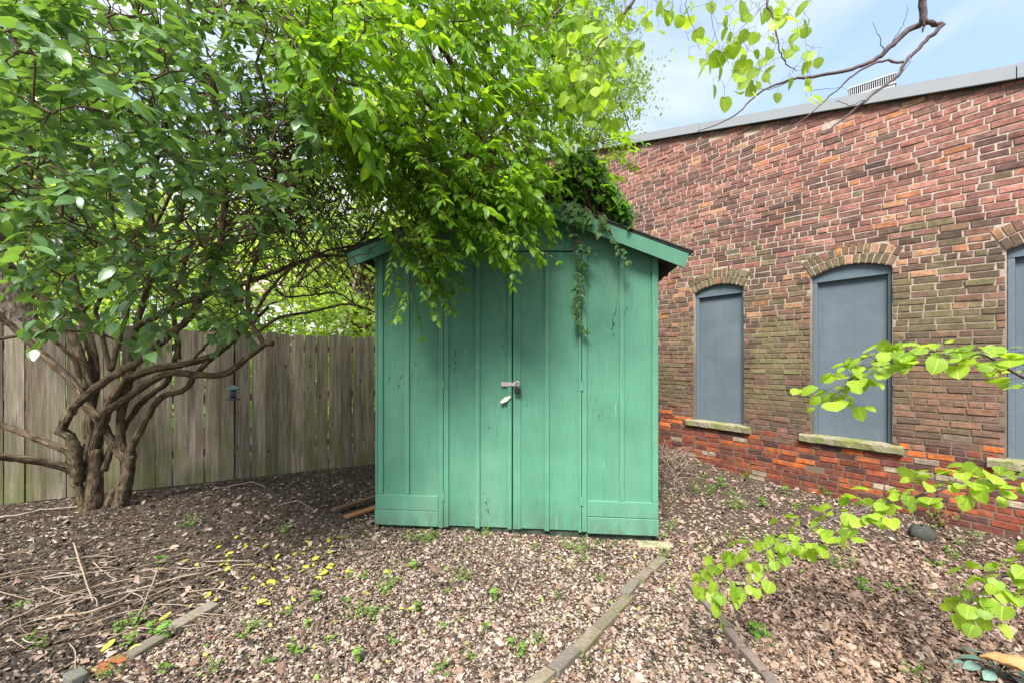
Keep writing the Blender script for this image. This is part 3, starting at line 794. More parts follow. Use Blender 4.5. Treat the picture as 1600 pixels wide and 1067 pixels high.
# roof: two slopes with shingles, fascia boards, rafters under the eaves
OV, EV = .115, .20
for sg in (-1, 1):
    ue = SW / 2 + sg * (SW / 2 + EV)
    r = SB(); V = []
    for o in (OV + .022, -DEP - .1):
        for a in (SW / 2, ue): 
            for dz in (.004, .022): V.append(SL + SA * (a + (sg * .02 if a == ue else 0)) + UZ * (roof_z(a) + dz) + SN * o)
    r.add(V, [(0, 1, 3, 2), (4, 5, 7, 6), (0, 2, 6, 4), (1, 3, 7, 5), (2, 3, 7, 6), (0, 1, 5, 4)])
    rf = r.fin('roof', MAT['under'])
    sh = SB(); nrow = 9
    for i in range(nrow):
        a0 = SW / 2 + sg * (SW / 2 + EV + .035) * (i + 1) / nrow; a1 = SW / 2 + sg * (SW / 2 + EV + .035) * max(0, i - .25) / nrow
        o = OV + .03; t = 0
        while o > -DEP - .1:
            wd = rng.uniform(.14, .24); j = rng.normal(0, .008)
            pts = [(a0 + sg * j, o, .030), (a0 + sg * j, o - wd + .004, .030), (a1, o - wd + .004, .026), (a1, o, .026)]
            V = [SL + SA * a + UZ * (roof_z(a) + dz + e) + SN * oo for e in (0, .009) for a, oo, dz in pts]
            sh.add(V, [(0, 1, 2, 3), (4, 5, 6, 7), (0, 1, 5, 4), (1, 2, 6, 5), (2, 3, 7, 6), (3, 0, 4, 7)], (.05, .048, .046))
            o -= wd
    sh.fin('shingles', MAT['roof_dark'], rf)
    fa = SB(); V = []
    for o in (OV + .020, OV):
        for a in (SW / 2 + sg * .001, ue):
            for dz in (.003, -.108): V.append(SL + SA * (a + (0 if dz > 0 or a != ue else -sg * .03)) + UZ * (roof_z(a) + dz) + SN * o)
    fa.add(V, [(0, 1, 3, 2), (4, 5, 7, 6), (0, 2, 6, 4), (1, 3, 7, 5), (2, 3, 7, 6), (0, 1, 5, 4)])
    fa.fin('fascia_board', MAT['green_trim'])
    for k in range(6):
        rr = SB(); o = OV - .06 - k * .45; V = []
        for oo in (o, o - .04):
            for a in (SW / 2 + sg * (SW / 2 + .022), ue - sg * .03):
                for dz in (.002, -.075): V.append(SL + SA * a + UZ * (roof_z(a) + dz) + SN * oo)
        rr.add(V, [(0, 1, 3, 2), (4, 5, 7, 6), (0, 2, 6, 4), (1, 3, 7, 5), (2, 3, 7, 6), (0, 1, 5, 4)])
        rr.fin('rafter', MAT['under'])

# ------------------------------------------------------------------ fence
F0 = np.array([-5.09, 4.15, 0.0]); FD = unit([3.195, 1.65, 0]); FN = np.array([FD[1], -FD[0], 0])
fence = empty('board_fence', F0 + FD * 1.8, 'weathered grey wooden privacy fence of upright boards behind the shrub', 'fence')
FL = F0 + FD * 1.8
m = MB(); u = -3.2; i = 0
while u < 5.3:
    wd = rng.uniform(.128, .148); gap = random.choice([.002, .003, .004, .004, .006, .010, .016, .018])
    top = 1.835 - .022 * max(0, u) + rng.normal(0, .008); lean = rng.normal(0, .0035)
    cut = .026 + rng.normal(0, .003); th = .016
    prof = [(0, .01), (wd, .01), (wd + lean, top - cut), (wd - cut * .55 + lean, top - cut * .25), (wd * .5 + lean, top), (cut * .55 + lean, top - cut * .25), (lean, top - cut)]
    o = rng.normal(0, .002); k = len(prof)
    V = [F0 + FD * (u + a) + UZ * z + FN * (o + d) for d in (0, -th) for a, z in prof]
    j = rng.uniform(.62, 1.12); c = (j, j * rng.uniform(.95, 1.02), j * rng.uniform(.88, 1.03))
    if rng.random() < .16: c = tuple(q * .6 for q in c)
    m.add(V, [tuple(range(k)), tuple(range(k, 2 * k))[::-1]] + [(q, (q + 1) % k, k + (q + 1) % k, k + q) for q in range(k)], c)
    u += wd + gap; i += 1
m.build('board_panel', MAT['fence'], fence, loc=FL)
for z in (.32, .95, 1.55):
    m = MB(); m.box(F0, FD, FN, UZ, -3.2, 5.3, -.060, -.018, z, z + .085, (.8, .8, .8)); m.build('rail', MAT['fence'], fence, loc=FL)
for u in (-2.9, -.5, 1.9, 4.3):
    m = MB(); m.box(F0, FD, FN, UZ, u, u + .09, -.152, -.062, 0, 1.78, (.75, .75, .75), .006); m.build('post', MAT['fence'], fence, loc=FL)

# ------------------------------------------------------------------ the gnarled shrub on the left
def stem(TB, SK, pts, r, sides=9, sub=5, wob=.05, jit=.003):
    """pts: (px, py, D) knots along the stem; r: radius at start and end"""
    k = np.array([P(*q) for q in pts]); k = smooth_path(k, sub); r = (r[0] * .61, r[1] * .70)
    k[1:-1] += rng.normal(0, jit, (len(k) - 2, 3))
    rad = np.linspace(r[0], r[1], len(k)) * (1 + .045 * np.sin(np.arange(len(k)) * .7 + rng.random() * 6))
    TB.tube(k, rad, sides, wob=wob); 
    if SK is not None: SK.put(k, rad)
    return k
sb_loc = np.array([-4.1, 4.15, 0])
shrub = empty('gnarled_shrub', sb_loc, 'large many-stemmed shrub with ridged brown trunks and dark oval leaves by the fence', 'shrub')
TB = MB(); SK = Skeleton()
# (px, py, distance) knots, base first
S = [
 ([(140, 806, 4.10), (146, 772, 4.08), (148, 735, 4.07), (152, 700, 4.05)], (.135, .06)),
 ([(184, 800, 4.16), (196, 755, 4.14), (203, 718, 4.12), (206, 692, 4.1)], (.115, .05)),
 ([(162, 800, 4.16), (180, 770, 4.13), (200, 735, 4.12), (206, 710, 4.1)], (.08, .04)),
 ([(132, 808, 4.04), (126, 775, 4.02), (123, 752, 4.0), (121, 720, 3.97)], (.06, .045)),
 ([(130, 752, 4.05), (105, 731, 3.98), (50, 718, 3.8), (0, 712, 3.65), (-90, 690, 3.4), (-200, 620, 3.1), (-260, 480, 2.9)], (.068, .035)),
 ([(135, 735, 4.05), (105, 706, 4.0), (49, 682, 3.95), (0, 662, 3.9), (-80, 630, 3.7), (-180, 540, 3.4), (-210, 400, 3.2)], (.058, .03)),
 ([(124, 752, 4.0), (120, 725, 3.96), (119, 705, 3.95), (110, 685, 3.92), (97, 672, 3.9)], (.072, .06)),
 ([(93, 676, 3.9), (104, 655, 3.87), (117, 635, 3.85), (151, 604, 3.78), (185, 582, 3.72), (219, 563, 3.65), (266, 522, 3.55), (290, 503, 3.5), (312, 470, 3.45), (335, 420, 3.4), (350, 340, 3.3), (345, 240, 3.15), (330, 120, 3.0)], (.064, .03)),
 ([(146, 760, 4.08), (143, 735, 4.07), (149, 696, 4.05), (156, 670, 4.03), (168, 640, 4.0), (182, 614, 3.98), (204, 590, 3.95), (239, 577, 3.92), (268, 572, 3.9), (300, 566, 3.87), (331, 556, 3.85), (352, 542, 3.83), (365, 522, 3.8), (385, 500, 3.78)], (.085, .028)),
 ([(168, 640, 4.0), (190, 628, 3.95), (225, 602, 3.9), (265, 583, 3.85), (315, 586, 3.8), (350, 584, 3.78), (385, 560, 3.74), (410, 540, 3.72), (426, 536, 3.7)], (.06, .032)),
 ([(416, 540, 3.71), (398, 514, 3.7), (390, 494, 3.69), (386, 452, 3.66), (394, 424, 3.63), (404, 395, 3.6), (420, 330, 3.5), (430, 220, 3.3), (400, 100, 3.1)], (.036, .018)),
 ([(395, 510, 3.7), (401, 490, 3.7), (411, 468, 3.7), (431, 443, 3.7), (455, 418, 3.72), (512, 392, 3.75), (560, 380, 3.8), (600, 330, 3.85)], (.030, .014)),
 ([(400, 520, 3.72), (436, 497, 3.75), (489, 487, 3.8), (539, 476, 3.85), (567, 481, 3.88), (585, 488, 3.9)], (.026, .010)),
 ([(158, 655, 4.0), (130, 628, 4.02), (122, 605, 4.03), (75, 560, 4.05), (43, 531, 4.02), (22, 512, 4.0), (0, 494, 3.95), (-50, 440, 3.8), (-90, 330, 3.5)], (.055, .035)),
 ([(205, 725, 4.12), (185, 704, 4.1), (158, 661, 4.06), (132, 630, 4.05)], (.062, .055)),
 ([(141, 610, 4.1), (120, 540, 4.06), (101, 507, 4.03), (79, 479, 3.98), (47, 447, 3.9), (19, 421, 3.8), (-5, 405, 3.7), (-60, 340, 3.5), (-90, 230, 3.2)], (.070, .04)),
 ([(136, 725, 4.15), (139, 657, 4.16), (148, 590, 4.2), (142, 540, 4.2), (125, 480, 4.2), (110, 380, 4.1), (130, 250, 3.9), (150, 120, 3.7)], (.085, .035)),
 ([(203, 725, 4.12), (207, 698, 4.08), (227, 657, 4.03), (253, 620, 3.97), (288, 609, 3.93), (305, 586, 3.9), (326, 564, 3.87), (347, 547, 3.85), (370, 527, 3.82), (392, 505, 3.8), (420, 480, 3.78)], (.052, .022)),
 ([(200, 715, 4.12), (190, 700, 4.12), (188, 665, 4.1), (192, 630, 4.08), (205, 585, 4.05), (212, 512, 4.02), (225, 470, 4.0), (240, 400, 3.9), (235, 300, 3.8), (260, 180, 3.6)], (.068, .03)),
 ([(161, 735, 4.1), (176, 697, 4.14), (202, 653, 4.18), (228, 622, 4.2), (262, 594, 4.22), (276, 540, 4.2), (270, 470, 4.1), (300, 380, 4.0)], (.055, .025)),
 ([(174, 580, 3.8), (187, 531, 3.8), (202, 475, 3.78), (213, 440, 3.75), (240, 360, 3.6), (290, 260, 3.4)], (.034, .018)),
 ([(172, 578, 3.8), (159, 522, 3.78), (150, 484, 3.75), (165, 452, 3.7), (180, 390, 3.6), (170, 280, 3.4)], (.034, .016)),
 ([(-40, 535, 3.7), (0, 529, 3.75), (47, 520, 3.78), (94, 516, 3.8), (150, 520, 3.85), (182, 530, 3.88)], (.03, .018)),
 ([(70, 533, 3.8), (69, 519, 3.78), (90, 505, 3.74), (133, 484, 3.65), (150, 455, 3.55)], (.033, .02)),
 ([(75, 525, 3.9), (100, 545, 3.98), (118, 565, 4.03), (125, 590, 4.05)], (.024, .03)),
 ([(212, 512, 4.02), (240, 497, 3.95), (279, 476, 3.9), (326, 461, 3.88), (368, 448, 3.85), (423, 428, 3.85), (462, 412, 3.87), (500, 401, 3.9), (545, 402, 3.95), (580, 425, 4.0)], (.052, .016)),
 ([(430, 452, 3.8), (449, 464, 3.85), (489, 461, 3.9), (528, 459, 3.95), (567, 484, 4.0)], (.018, .009)),
 ([(280, 560, 3.9), (278, 530, 3.85), (272, 500, 3.8), (265, 440, 3.7), (262, 380, 3.6)], (.030, .016)),
 ([(300, 565, 3.87), (330, 530, 3.9), (360, 500, 3.95), (400, 480, 4.0)], (.02, .009)),
 ([(47, 447, 3.9), (55, 490, 3.95), (45, 520, 3.9)], (.022, .018)),
]
for pts, r in S: stem(TB, SK, pts, r, 12 if r[0] > .05 else 8, 6, .045 if r[0] > .05 else .03)
for q in ((96, 673, 3.9), (119, 755, 4.0), (424, 536, 3.7)):   # burls and knots
    c = P(*q); r_ = .028 if q[0] > 400 else .046
    dz = unit(rng.normal(0, 1, 3)); TB.tube([c - dz * r_ * .7, c - dz * r_ * .35, c, c + dz * r_ * .35, c + dz * r_ * .7], [r_ * .45, r_ * .9, r_, r_ * .9, r_ * .4], 9, wob=.1)
trunk = TB.build('trunk', MAT['bark'], shrub, True, sb_loc)
# tangle of thin leafless stems
TT = MB()
tz = [(380, 130), (590, 180), (595, 470), (500, 470), (400, 430), (300, 300)]
for q in zone_points(tz, 190, 3.3, 4.3) + zone_points([(0, 0), (400, 0), (420, 420), (0, 440)], 150, 2.2, 4.2): SK.reach(TT, q, .0055, .22)
for i in range(160):      # arching hoops that reach towards the shed
    a = P(random.uniform(230, 470), random.uniform(120, 450), random.uniform(3.3, 4.0)); b = P(random.uniform(430, 600), random.uniform(180, 490), random.uniform(3.6, 4.3))
    m_ = (a + b) / 2 + np.array([rng.normal(0, .12), 0, random.uniform(-.05, .28)]); TT.tube(smooth_path([a, m_, b], 7), np.linspace(.008, .003, 15), 5, cap=False)
# leafy twigs
LV = Leaves()
def fill(SK, TB, LV, poly, n, d0, d1, size, L=(.22, .42), nn=(4, 7), droop=.5, dirn=(0, -.4, 0), dj=.8, tint=.5, tj=.15, r=.005, reach=True, **kw):
    pts = zone_points(poly, n, d0, d1)
    if reach: pts.sort(key=lambda q: np.min(np.linalg.norm(SK.p - q, axis=1)))
    for q in pts:
        dr = SK.reach(TB, q, r) if reach else unit(rng.normal(0, 1, 3))
        d = unit(.5 * dr + np.array(dirn) + rng.normal(0, dj, 3) * np.array([1, 1, .55]))
        spray(LV, TB, q, d, random.uniform(*L), random.randint(*nn), random.uniform(*size), r * .55, droop, tint=tint + rng.normal(0, tj), **kw)
main = [(-60, -60), (430, -60), (500, 150), (470, 330), (330, 400), (300, 470), (180, 440), (130, 440), (60, 380), (-60, 370)]
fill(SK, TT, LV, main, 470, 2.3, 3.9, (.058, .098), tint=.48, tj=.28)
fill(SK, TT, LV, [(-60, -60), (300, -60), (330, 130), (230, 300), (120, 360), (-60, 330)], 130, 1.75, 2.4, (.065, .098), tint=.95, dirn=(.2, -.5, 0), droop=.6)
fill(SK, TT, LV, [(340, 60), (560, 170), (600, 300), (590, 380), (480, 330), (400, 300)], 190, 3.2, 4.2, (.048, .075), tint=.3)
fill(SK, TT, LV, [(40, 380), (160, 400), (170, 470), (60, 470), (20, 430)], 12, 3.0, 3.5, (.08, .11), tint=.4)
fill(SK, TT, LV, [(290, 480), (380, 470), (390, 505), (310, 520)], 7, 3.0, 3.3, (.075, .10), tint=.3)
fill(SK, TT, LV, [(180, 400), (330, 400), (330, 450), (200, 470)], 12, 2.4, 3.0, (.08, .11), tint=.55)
# a few large sprays closest to the lens
for q, D, d in (((255, 470), 2.2, (-.1, -.3, -.6)), ((230, 440), 2.1, (-.6, -.3, -.3)), ((110, 470), 2.4, (-.5, -.2, -.4)), ((60, 160), 1.7, (-.7, -.1, -.1)), ((60, 265), 1.7, (.8, -.2, -.1)), ((250, 250), 1.9, (.8, -.2, -.1)), ((180, 60), 1.8, (-.8, -.2, 0)), ((150, 340), 1.9, (.6, -.3, -.1)), ((20, 60), 1.6, (.5, -.3, 0)), ((400, 290), 2.3, (.8, -.2, -.2)), ((90, 420), 2.3, (-.3, -.3, -.3)), ((330, 490), 2.7, (.5, -.2, -.2))):
    for _ in range(3):
        c = P(q[0] + rng.normal(0, 14), q[1] + rng.normal(0, 12), D); dr = SK.reach(TT, c, .005)
        spray(LV, TT, c, unit(np.array(d) + rng.normal(0, .25, 3)), .24, 4, random.uniform(.07, .10), .003, .5, tint=.85)
# out-of-view leaves added above and in front to shade the mulch
fill(SK, TT, LV, [(-400, -900), (420, -900), (420, -60), (-400, -60)], 150, 2.2, 3.8, (.08, .12), L=(.3, .5), tint=.5)
fill(SK, TT, LV, [(-420, -60), (-60, -60), (-60, 380), (-420, 300)], 90, 2.2, 3.8, (.08, .11), tint=.5)
TT.build('twigs', MAT['twig'], shrub, True, sb_loc)
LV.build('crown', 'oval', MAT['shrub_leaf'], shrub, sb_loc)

# ------------------------------------------------------------------ the bright tree behind the shed, hanging over its roof
bt_loc = np.array([-.25, 6.5, 0])
btree = empty('drooping_tree', bt_loc, 'bright green tree with long drooping leaf sprays over the shed roof', 'tree')
TB = MB(); SK = Skeleton()
def limb(TB, SK, pts, r, sides=8, sub=5, wob=.04):
    k = smooth_path(pts, sub); rad = np.linspace(r[0], r[1], len(k)); k[1:-1] += rng.normal(0, .01, (len(k) - 2, 3))
    TB.tube(k, rad, sides, wob=wob); SK.put(k, rad); return k
limb(TB, SK, [bt_loc + (0, 0, -.1), bt_loc + (0, -.05, 1.2), bt_loc + (-.05, -.15, 2.4), bt_loc + (-.1, -.5, 3.4), bt_loc + (-.15, -1.2, 4.2)], (.13, .06))
top = bt_loc + np.array([-.12, -.9, 3.9])
for e in (P(430, 20, 3.0), P(560, -60, 2.9), P(680, 60, 3.0), P(760, 0, 3.2), P(840, 60, 3.5), P(620, 200, 3.3), P(740, 220, 3.3), P(500, 120, 3.4), P(850, 180, 3.7)):
    limb(TB, SK, [top + rng.normal(0, .04, 3), (top * .6 + e * .4) + np.array([0, .1, .35]), (top * .2 + e * .8) + np.array([0, .05, .2]), e], (.04, .014), 7)
TB.build('trunk', MAT['bark'], btree, True, bt_loc)
TT = MB(); LV = Leaves()
dz = (.80, -.25, -.32)
kw = dict(L=(.28, .50), nn=(6, 9), droop=.45, dirn=dz, dj=.36, spread=.85, hang=.38)
fill(SK, TT, LV, [(330, -60), (880, -60), (905, 90), (860, 230), (700, 300), (600, 250), (480, 160), (380, 70)], 520, 2.7, 3.9, (.065, .10), tint=.62, **kw)
fill(SK, TT, LV, [(400, -40), (640, -40), (640, 150), (520, 170), (430, 90)], 60, 2.2, 2.7, (.075, .10), tint=.85, **kw)
fill(SK, TT, LV, [(450, 140), (640, 190), (690, 290), (600, 300), (520, 260)], 150, 2.9, 3.5, (.05, .08), tint=.22, **kw)
fill(SK, TT, LV, [(640, 210), (830, 220), (830, 275), (770, 300), (690, 320), (640, 290)], 120, 2.75, 3.25, (.05, .08), tint=.5, **kw)
kw['L'] = (.22, .40)
fill(SK, TT, LV, [(610, 365), (680, 345), (690, 410), (670, 435), (625, 420)], 26, 2.85, 3.2, (.045, .07), tint=.25, **kw)
fill(SK, TT, LV, [(690, 310), (810, 310), (800, 360), (770, 375), (720, 365)], 18, 2.8, 3.15, (.05, .075), tint=.8, **kw)
fill(SK, TT, LV, [(585, 330), (700, 300), (730, 340), (700, 375), (600, 395)], 48, 2.85, 3.2, (.045, .07), tint=.35, **kw)
fill(SK, TT, LV, [(700, 300), (830, 300), (820, 345), (720, 365)], 30, 2.8, 3.15, (.05, .075), tint=.7, **kw)
fill(SK, TT, LV, [(760, 375), (825, 370), (820, 400), (780, 415)], 6, 2.8, 3.1, (.045, .07), tint=.8, **kw)
fill(SK, TT, LV, [(620, 415), (680, 420), (680, 460), (640, 460)], 8, 2.9, 3.15, (.04, .065), tint=.3, **kw)
fill(SK, TT, LV, [(840, 60), (930, 130), (965, 230), (950, 290), (880, 300), (850, 200)], 70, 3.4, 4.2, (.06, .085), tint=.75, L=(.25, .4), nn=(5, 7), droop=.6, dirn=(.4, -.2, -.3), spread=.9)
fill(SK, TT, LV, [(330, -800), (900, -800), (900, -60), (330, -60)], 60, 2.8, 4.2, (.09, .13), tint=.6, **kw)
TT.build('twigs', MAT['twig'], btree, True, bt_loc)
LV.build('crown', 'long', MAT['bright_leaf'], btree, bt_loc)

# ------------------------------------------------------------------ ivy on the shed roof, with two strands hanging down the front
iv_loc = SL + SA * 1.75 + UZ * 2.65
ivy = empty('roof_ivy', iv_loc, 'ivy heaped on the right slope of the shed roof with strands hanging down the front', 'ivy')
LV = Leaves(); TT = MB()
def roofpt(u, o, h): return shear([SL + SA * u + UZ * (roof_z(u) + h) + SN * o])[0]
for i in range(1900):
    u = 1.30 + .84 * rng.beta(2.0, 1.5); o = .14 - abs(rng.normal(0, .5)); hmax = .58 * max(0.07, 1 - abs(u - 1.78) / .50)
    h = hmax * rng.random() ** .6 + .03
    c = roofpt(u, o, h); d = unit(np.array([.35, -.6, -.5]) + rng.normal(0, .5, 3))
    LV.add(c, d, unit(np.array([.1, -.7, .8]) + rng.normal(0, .4, 3)), random.uniform(.045, .085), -.1 + 1.1 * (u - 1.4) + .5 * h + rng.normal(0, .2))
    if i % 4 == 0: TT.tube(smooth_path([roofpt(u + rng.normal(0, .1), o - .1, .03), roofpt(u + .03, o, h * .7), c], 3), .0028, 4, cap=False)
for k in range(26):
    u = random.uniform(1.25, 1.98); a = roofpt(u, .15, .06); L_ = random.uniform(.05, .16)
    b = a + np.array([rng.normal(0, .03), -.04, -L_]); TT.tube(smooth_path([a + (0, .12, .06), a, b], 4), .0025, 4, cap=False)
    for t in np.linspace(.2, 1, 5): LV.add(a * (1 - t) + b * t + rng.normal(0, .015, 3), unit(np.array([rng.normal(0, .6), -.3, -.8])), unit(np.array([0, -1, .4]) + rng.normal(0, .3, 3)), random.uniform(.04, .07), .3 + .5 * (u - 1.2) + rng.normal(0, .2))
def strand(px, py0, py1, D, n, lsz, tint):
    pts = smooth_path([P(px[i], py0 + (py1 - py0) * i / (len(px) - 1), D - .008 * (i % 2)) for i in range(len(px))], 5)
    for j in range(2):
        q = pts + rng.normal(0, .006, pts.shape); TT.tube(q, np.linspace(.0045, .0022, len(q)), 5, cap=False)
    for i in range(n):
        t = (i + rng.random()) / n
        c = pts[min(len(pts) - 1, int((.35 + .65 * t) * len(pts)))] + np.array([rng.normal(0, .02), -.012, rng.normal(0, .01)])
        LV.add(c, unit(np.array([rng.normal(0, .8), -.35, -.6])), unit(np.array([0, -1, .35]) + rng.normal(0, .4, 3)), lsz * random.uniform(.6, 1.2), tint + rng.normal(0, .2))
strand([892, 897, 900, 897, 905, 903, 902, 899, 910], 325, 518, 3.325, 62, .048, .25)
strand([948, 955, 962, 972, 980], 350, 413, 3.24, 18, .045, .4)
strand([880, 884, 890, 897], 320, 370, 3.28, 12, .04, .2)
strand([902, 915, 925], 376, 398, 3.27, 12, .04, .5)
TT.build('vine_stems', MAT['twig'], ivy, True, iv_loc)
LV.build('foliage', 'ivy', MAT['ivy_leaf'], ivy, iv_loc)
LV = Leaves()
for i in range(420):
    u = random.uniform(1.6, 2.12); hm = .62 * max(.10, 1 - abs(u - 1.82) / .45); c = roofpt(u, .16 - abs(rng.normal(0, .3)), hm * random.uniform(.35, 1.08))
    LV.add(c, unit(np.array([.5, -.5, -.5]) + rng.normal(0, .4, 3)), unit(np.array([.1, -.5, .9]) + rng.normal(0, .4, 3)), random.uniform(.05, .08), .7 + rng.normal(0, .2))
LV.build('fresh_leaves', 'ivy', MAT['bright_leaf'], ivy, iv_loc)

# ------------------------------------------------------------------ redbud: a young tree just right of the camera; its branches reach into view
rb_loc = np.array([3.0, 1.35, 0])
rbud = empty('redbud_tree', rb_loc, 'redbud with round lime leaves on thin branches reaching in from the right and above', 'tree')
TB = MB(); SK = Skeleton()
limb(TB, SK, [rb_loc + (0, 0, -.1), rb_loc + (-.03, .02, .8), rb_loc + (-.05, .05, 1.6), rb_loc + (-.15, .15, 2.6), rb_loc + (-.35, .35, 3.4), rb_loc + (-.75, .6, 3.9)], (.06, .035))
TB.build('trunk', MAT['redbud_bark'], rbud, True, rb_loc)
def redbranch(start, knots, r, leafs, name='branch', sub=5, tint=.6, offs=()):
    """one branch with its own side twigs; leaves are a sub-part"""
    TB = MB(); LV = Leaves()
    pts = smooth_path(start + [P(*q) for q in knots], sub); pts[1:-1] += rng.normal(0, .003, (len(pts) - 2, 3))
    TB.tube(pts, np.linspace(r[0], r[1], len(pts)), 7, wob=.04)
    for o_knots, rr in offs:
        q = smooth_path([P(*z) for z in o_knots], 5); q[1:-1] += rng.normal(0, .003, (len(q) - 2, 3)); TB.tube(q, np.linspace(rr, rr * .35, len(q)), 5, cap=False)
    leafs(pts, TB, LV)
    b = TB.build(name, MAT['redbud_bark'], rbud, True, rb_loc)
    if LV.p: LV.build('leaves', 'round', MAT['redbud_leaf'], b, rb_loc)
def flat_leaves(n, size, tmin=.45, droop_tip=0.0, up=.75, wid=.10):
    def f(pts, TB, LV):
        N_ = len(pts)
        for i in range(n):
            t = tmin + (1 - tmin) * ((i + rng.random()) / n); k = min(N_ - 2, int(t * (N_ - 1)))
            d = unit(pts[k + 1] - pts[k]); s = unit(np.cross(d, (0, 0, 1))) * (1 if i % 2 else -1)
            hang = .15 + droop_tip * max(0, t - .72) * 3.2 + (rng.random() < .10) * 1.2
            c = pts[k] + s * rng.uniform(.01, wid * .5) + np.array([0, 0, rng.normal(.01, .025)]); 
            TB.tube([pts[k], (pts[k] + c) / 2 + (0, 0, .006), c], .0011, 3, cap=False)
            LV.add(c, unit(d * rng.uniform(.2, .9) + s * rng.uniform(.4, 1.0) + np.array([0, 0, -hang]) + rng.normal(0, .15, 3)), unit(np.array([rng.normal(0, .28), -.08 + rng.normal(0, .24), up])), size * random.uniform(.5, 1.25), .68 + rng.normal(0, .30))
        LV.add(pts[-1], unit(pts[-1] - pts[-3] + np.array([0, 0, -.02])), unit((0, -.4, 1)), size * .5, .5)
    return f
T0 = rb_loc + np.array([-.04, .03, 1.2])
redbranch([T0, rb_loc + (-.35, .15, 1.35)], [(1680, 610, 1.62), (1600, 590, 1.64), (1550, 558, 1.66), (1495, 552, 1.68), (1440, 553, 1.70), (1398, 556, 1.72), (1368, 566, 1.74), (1338, 586, 1.75), (1312, 612, 1.76), (1294, 632, 1.77)], (.009, .0016), flat_leaves(150, .055, .12, wid=.24), sub=6,
          offs=[([(1460, 555, 1.7), (1467, 580, 1.68), (1468, 602, 1.67)], .002), ([(1440, 553, 1.7), (1425, 540, 1.68), (1405, 530, 1.66)], .002)])
redbranch([rb_loc + (-.03, .02, .7), rb_loc + (-.4, .1, .98)], [(1700, 755, 1.70), (1600, 746, 1.72), (1530, 752, 1.74), (1480, 760, 1.76), (1400, 781, 1.80), (1350, 796, 1.83), (1300, 811, 1.86), (1250, 835, 1.88), (1200, 856, 1.88), (1160, 882, 1.87), (1125, 905, 1.86), (1100, 930, 1.85)], (.009, .0016), flat_leaves(205, .054, .12, .9, wid=.26), sub=6)
redbranch([rb_loc + (-.02, .02, .5), rb_loc + (-.4, .1, .72)], [(1700, 862, 1.60), (1610, 890, 1.62), (1560, 905, 1.64), (1525, 930, 1.66), (1492, 962, 1.68)], (.010, .0016), flat_leaves(80, .050, .25, .4, wid=.2), sub=6)
def hang_leaves(n, size, poly, D):
    def f(pts, TB, LV):
        K = Skeleton(); K.put(pts, np.linspace(.006, .002, len(pts)))
        Q = zone_points(poly, n, *D); Q.sort(key=lambda q: np.min(np.linalg.norm(K.p - q, axis=1)))
        for q in Q:
            a = q + np.array([rng.normal(0, .012), rng.normal(0, .012), .035]); K.reach(TB, a, .0011, .10, 4); TB.tube([a, (a + q) / 2, q], .0009, 3, cap=False)
            LV.add(q, unit(np.array([rng.normal(0, .5), rng.normal(0, .5), -.55])), unit(np.array([rng.normal(0, .5), -.75, .55 + rng.normal(0, .4)])), size * random.uniform(.65, 1.12), .65 + rng.normal(0, .22))
    return f
TP = rb_loc + np.array([-.5, .45, 3.6])
redbranch([TP, TP + (-.5, .5, .4)], [(1330, -260, 2.2), (1120, -120, 2.3), (1010, -25, 2.35), (991, 0, 2.36), (972, 25, 2.37), (957, 45, 2.38), (931, 79, 2.4), (912, 112, 2.42), (899, 134, 2.43)], (.016, .003),
          hang_leaves(130, .072, [(862, 60), (930, 10), (1000, 0), (1060, 20), (1000, 90), (960, 170), (985, 195), (930, 200), (880, 150)], (2.2, 2.6)), sub=5,
          offs=[([(912, 112, 2.42), (935, 150, 2.44), (950, 165, 2.45)], .002), ([(1000, -60, 2.5), (882, 7, 2.5), (860, 35, 2.5), (841, 58, 2.5)], .005)])
redbranch([TP + (-.2, .2, .1), TP + (-.6, .5, .4)], [(1280, -160, 2.15), (1215, -60, 2.2), (1199, 4, 2.25), (1210, 34, 2.25), (1217, 75, 2.25), (1226, 97, 2.25), (1244, 112, 2.25)], (.010, .002),
          hang_leaves(85, .072, [(1030, 0), (1268, 0), (1278, 75), (1272, 150), (1230, 175), (1140, 165), (1090, 125), (1060, 60)], (2.1, 2.45)), sub=5,
          offs=[([(1215, -60, 2.2), (1120, -10, 2.25), (1115, 40, 2.25), (1130, 90, 2.25)], .003), ([(1150, -20, 2.3), (1075, 0, 2.3), (1085, 45, 2.3), (1095, 80, 2.3)], .003), ([(1199, 4, 2.25), (1165, 40, 2.25), (1140, 60, 2.25)], .002)])
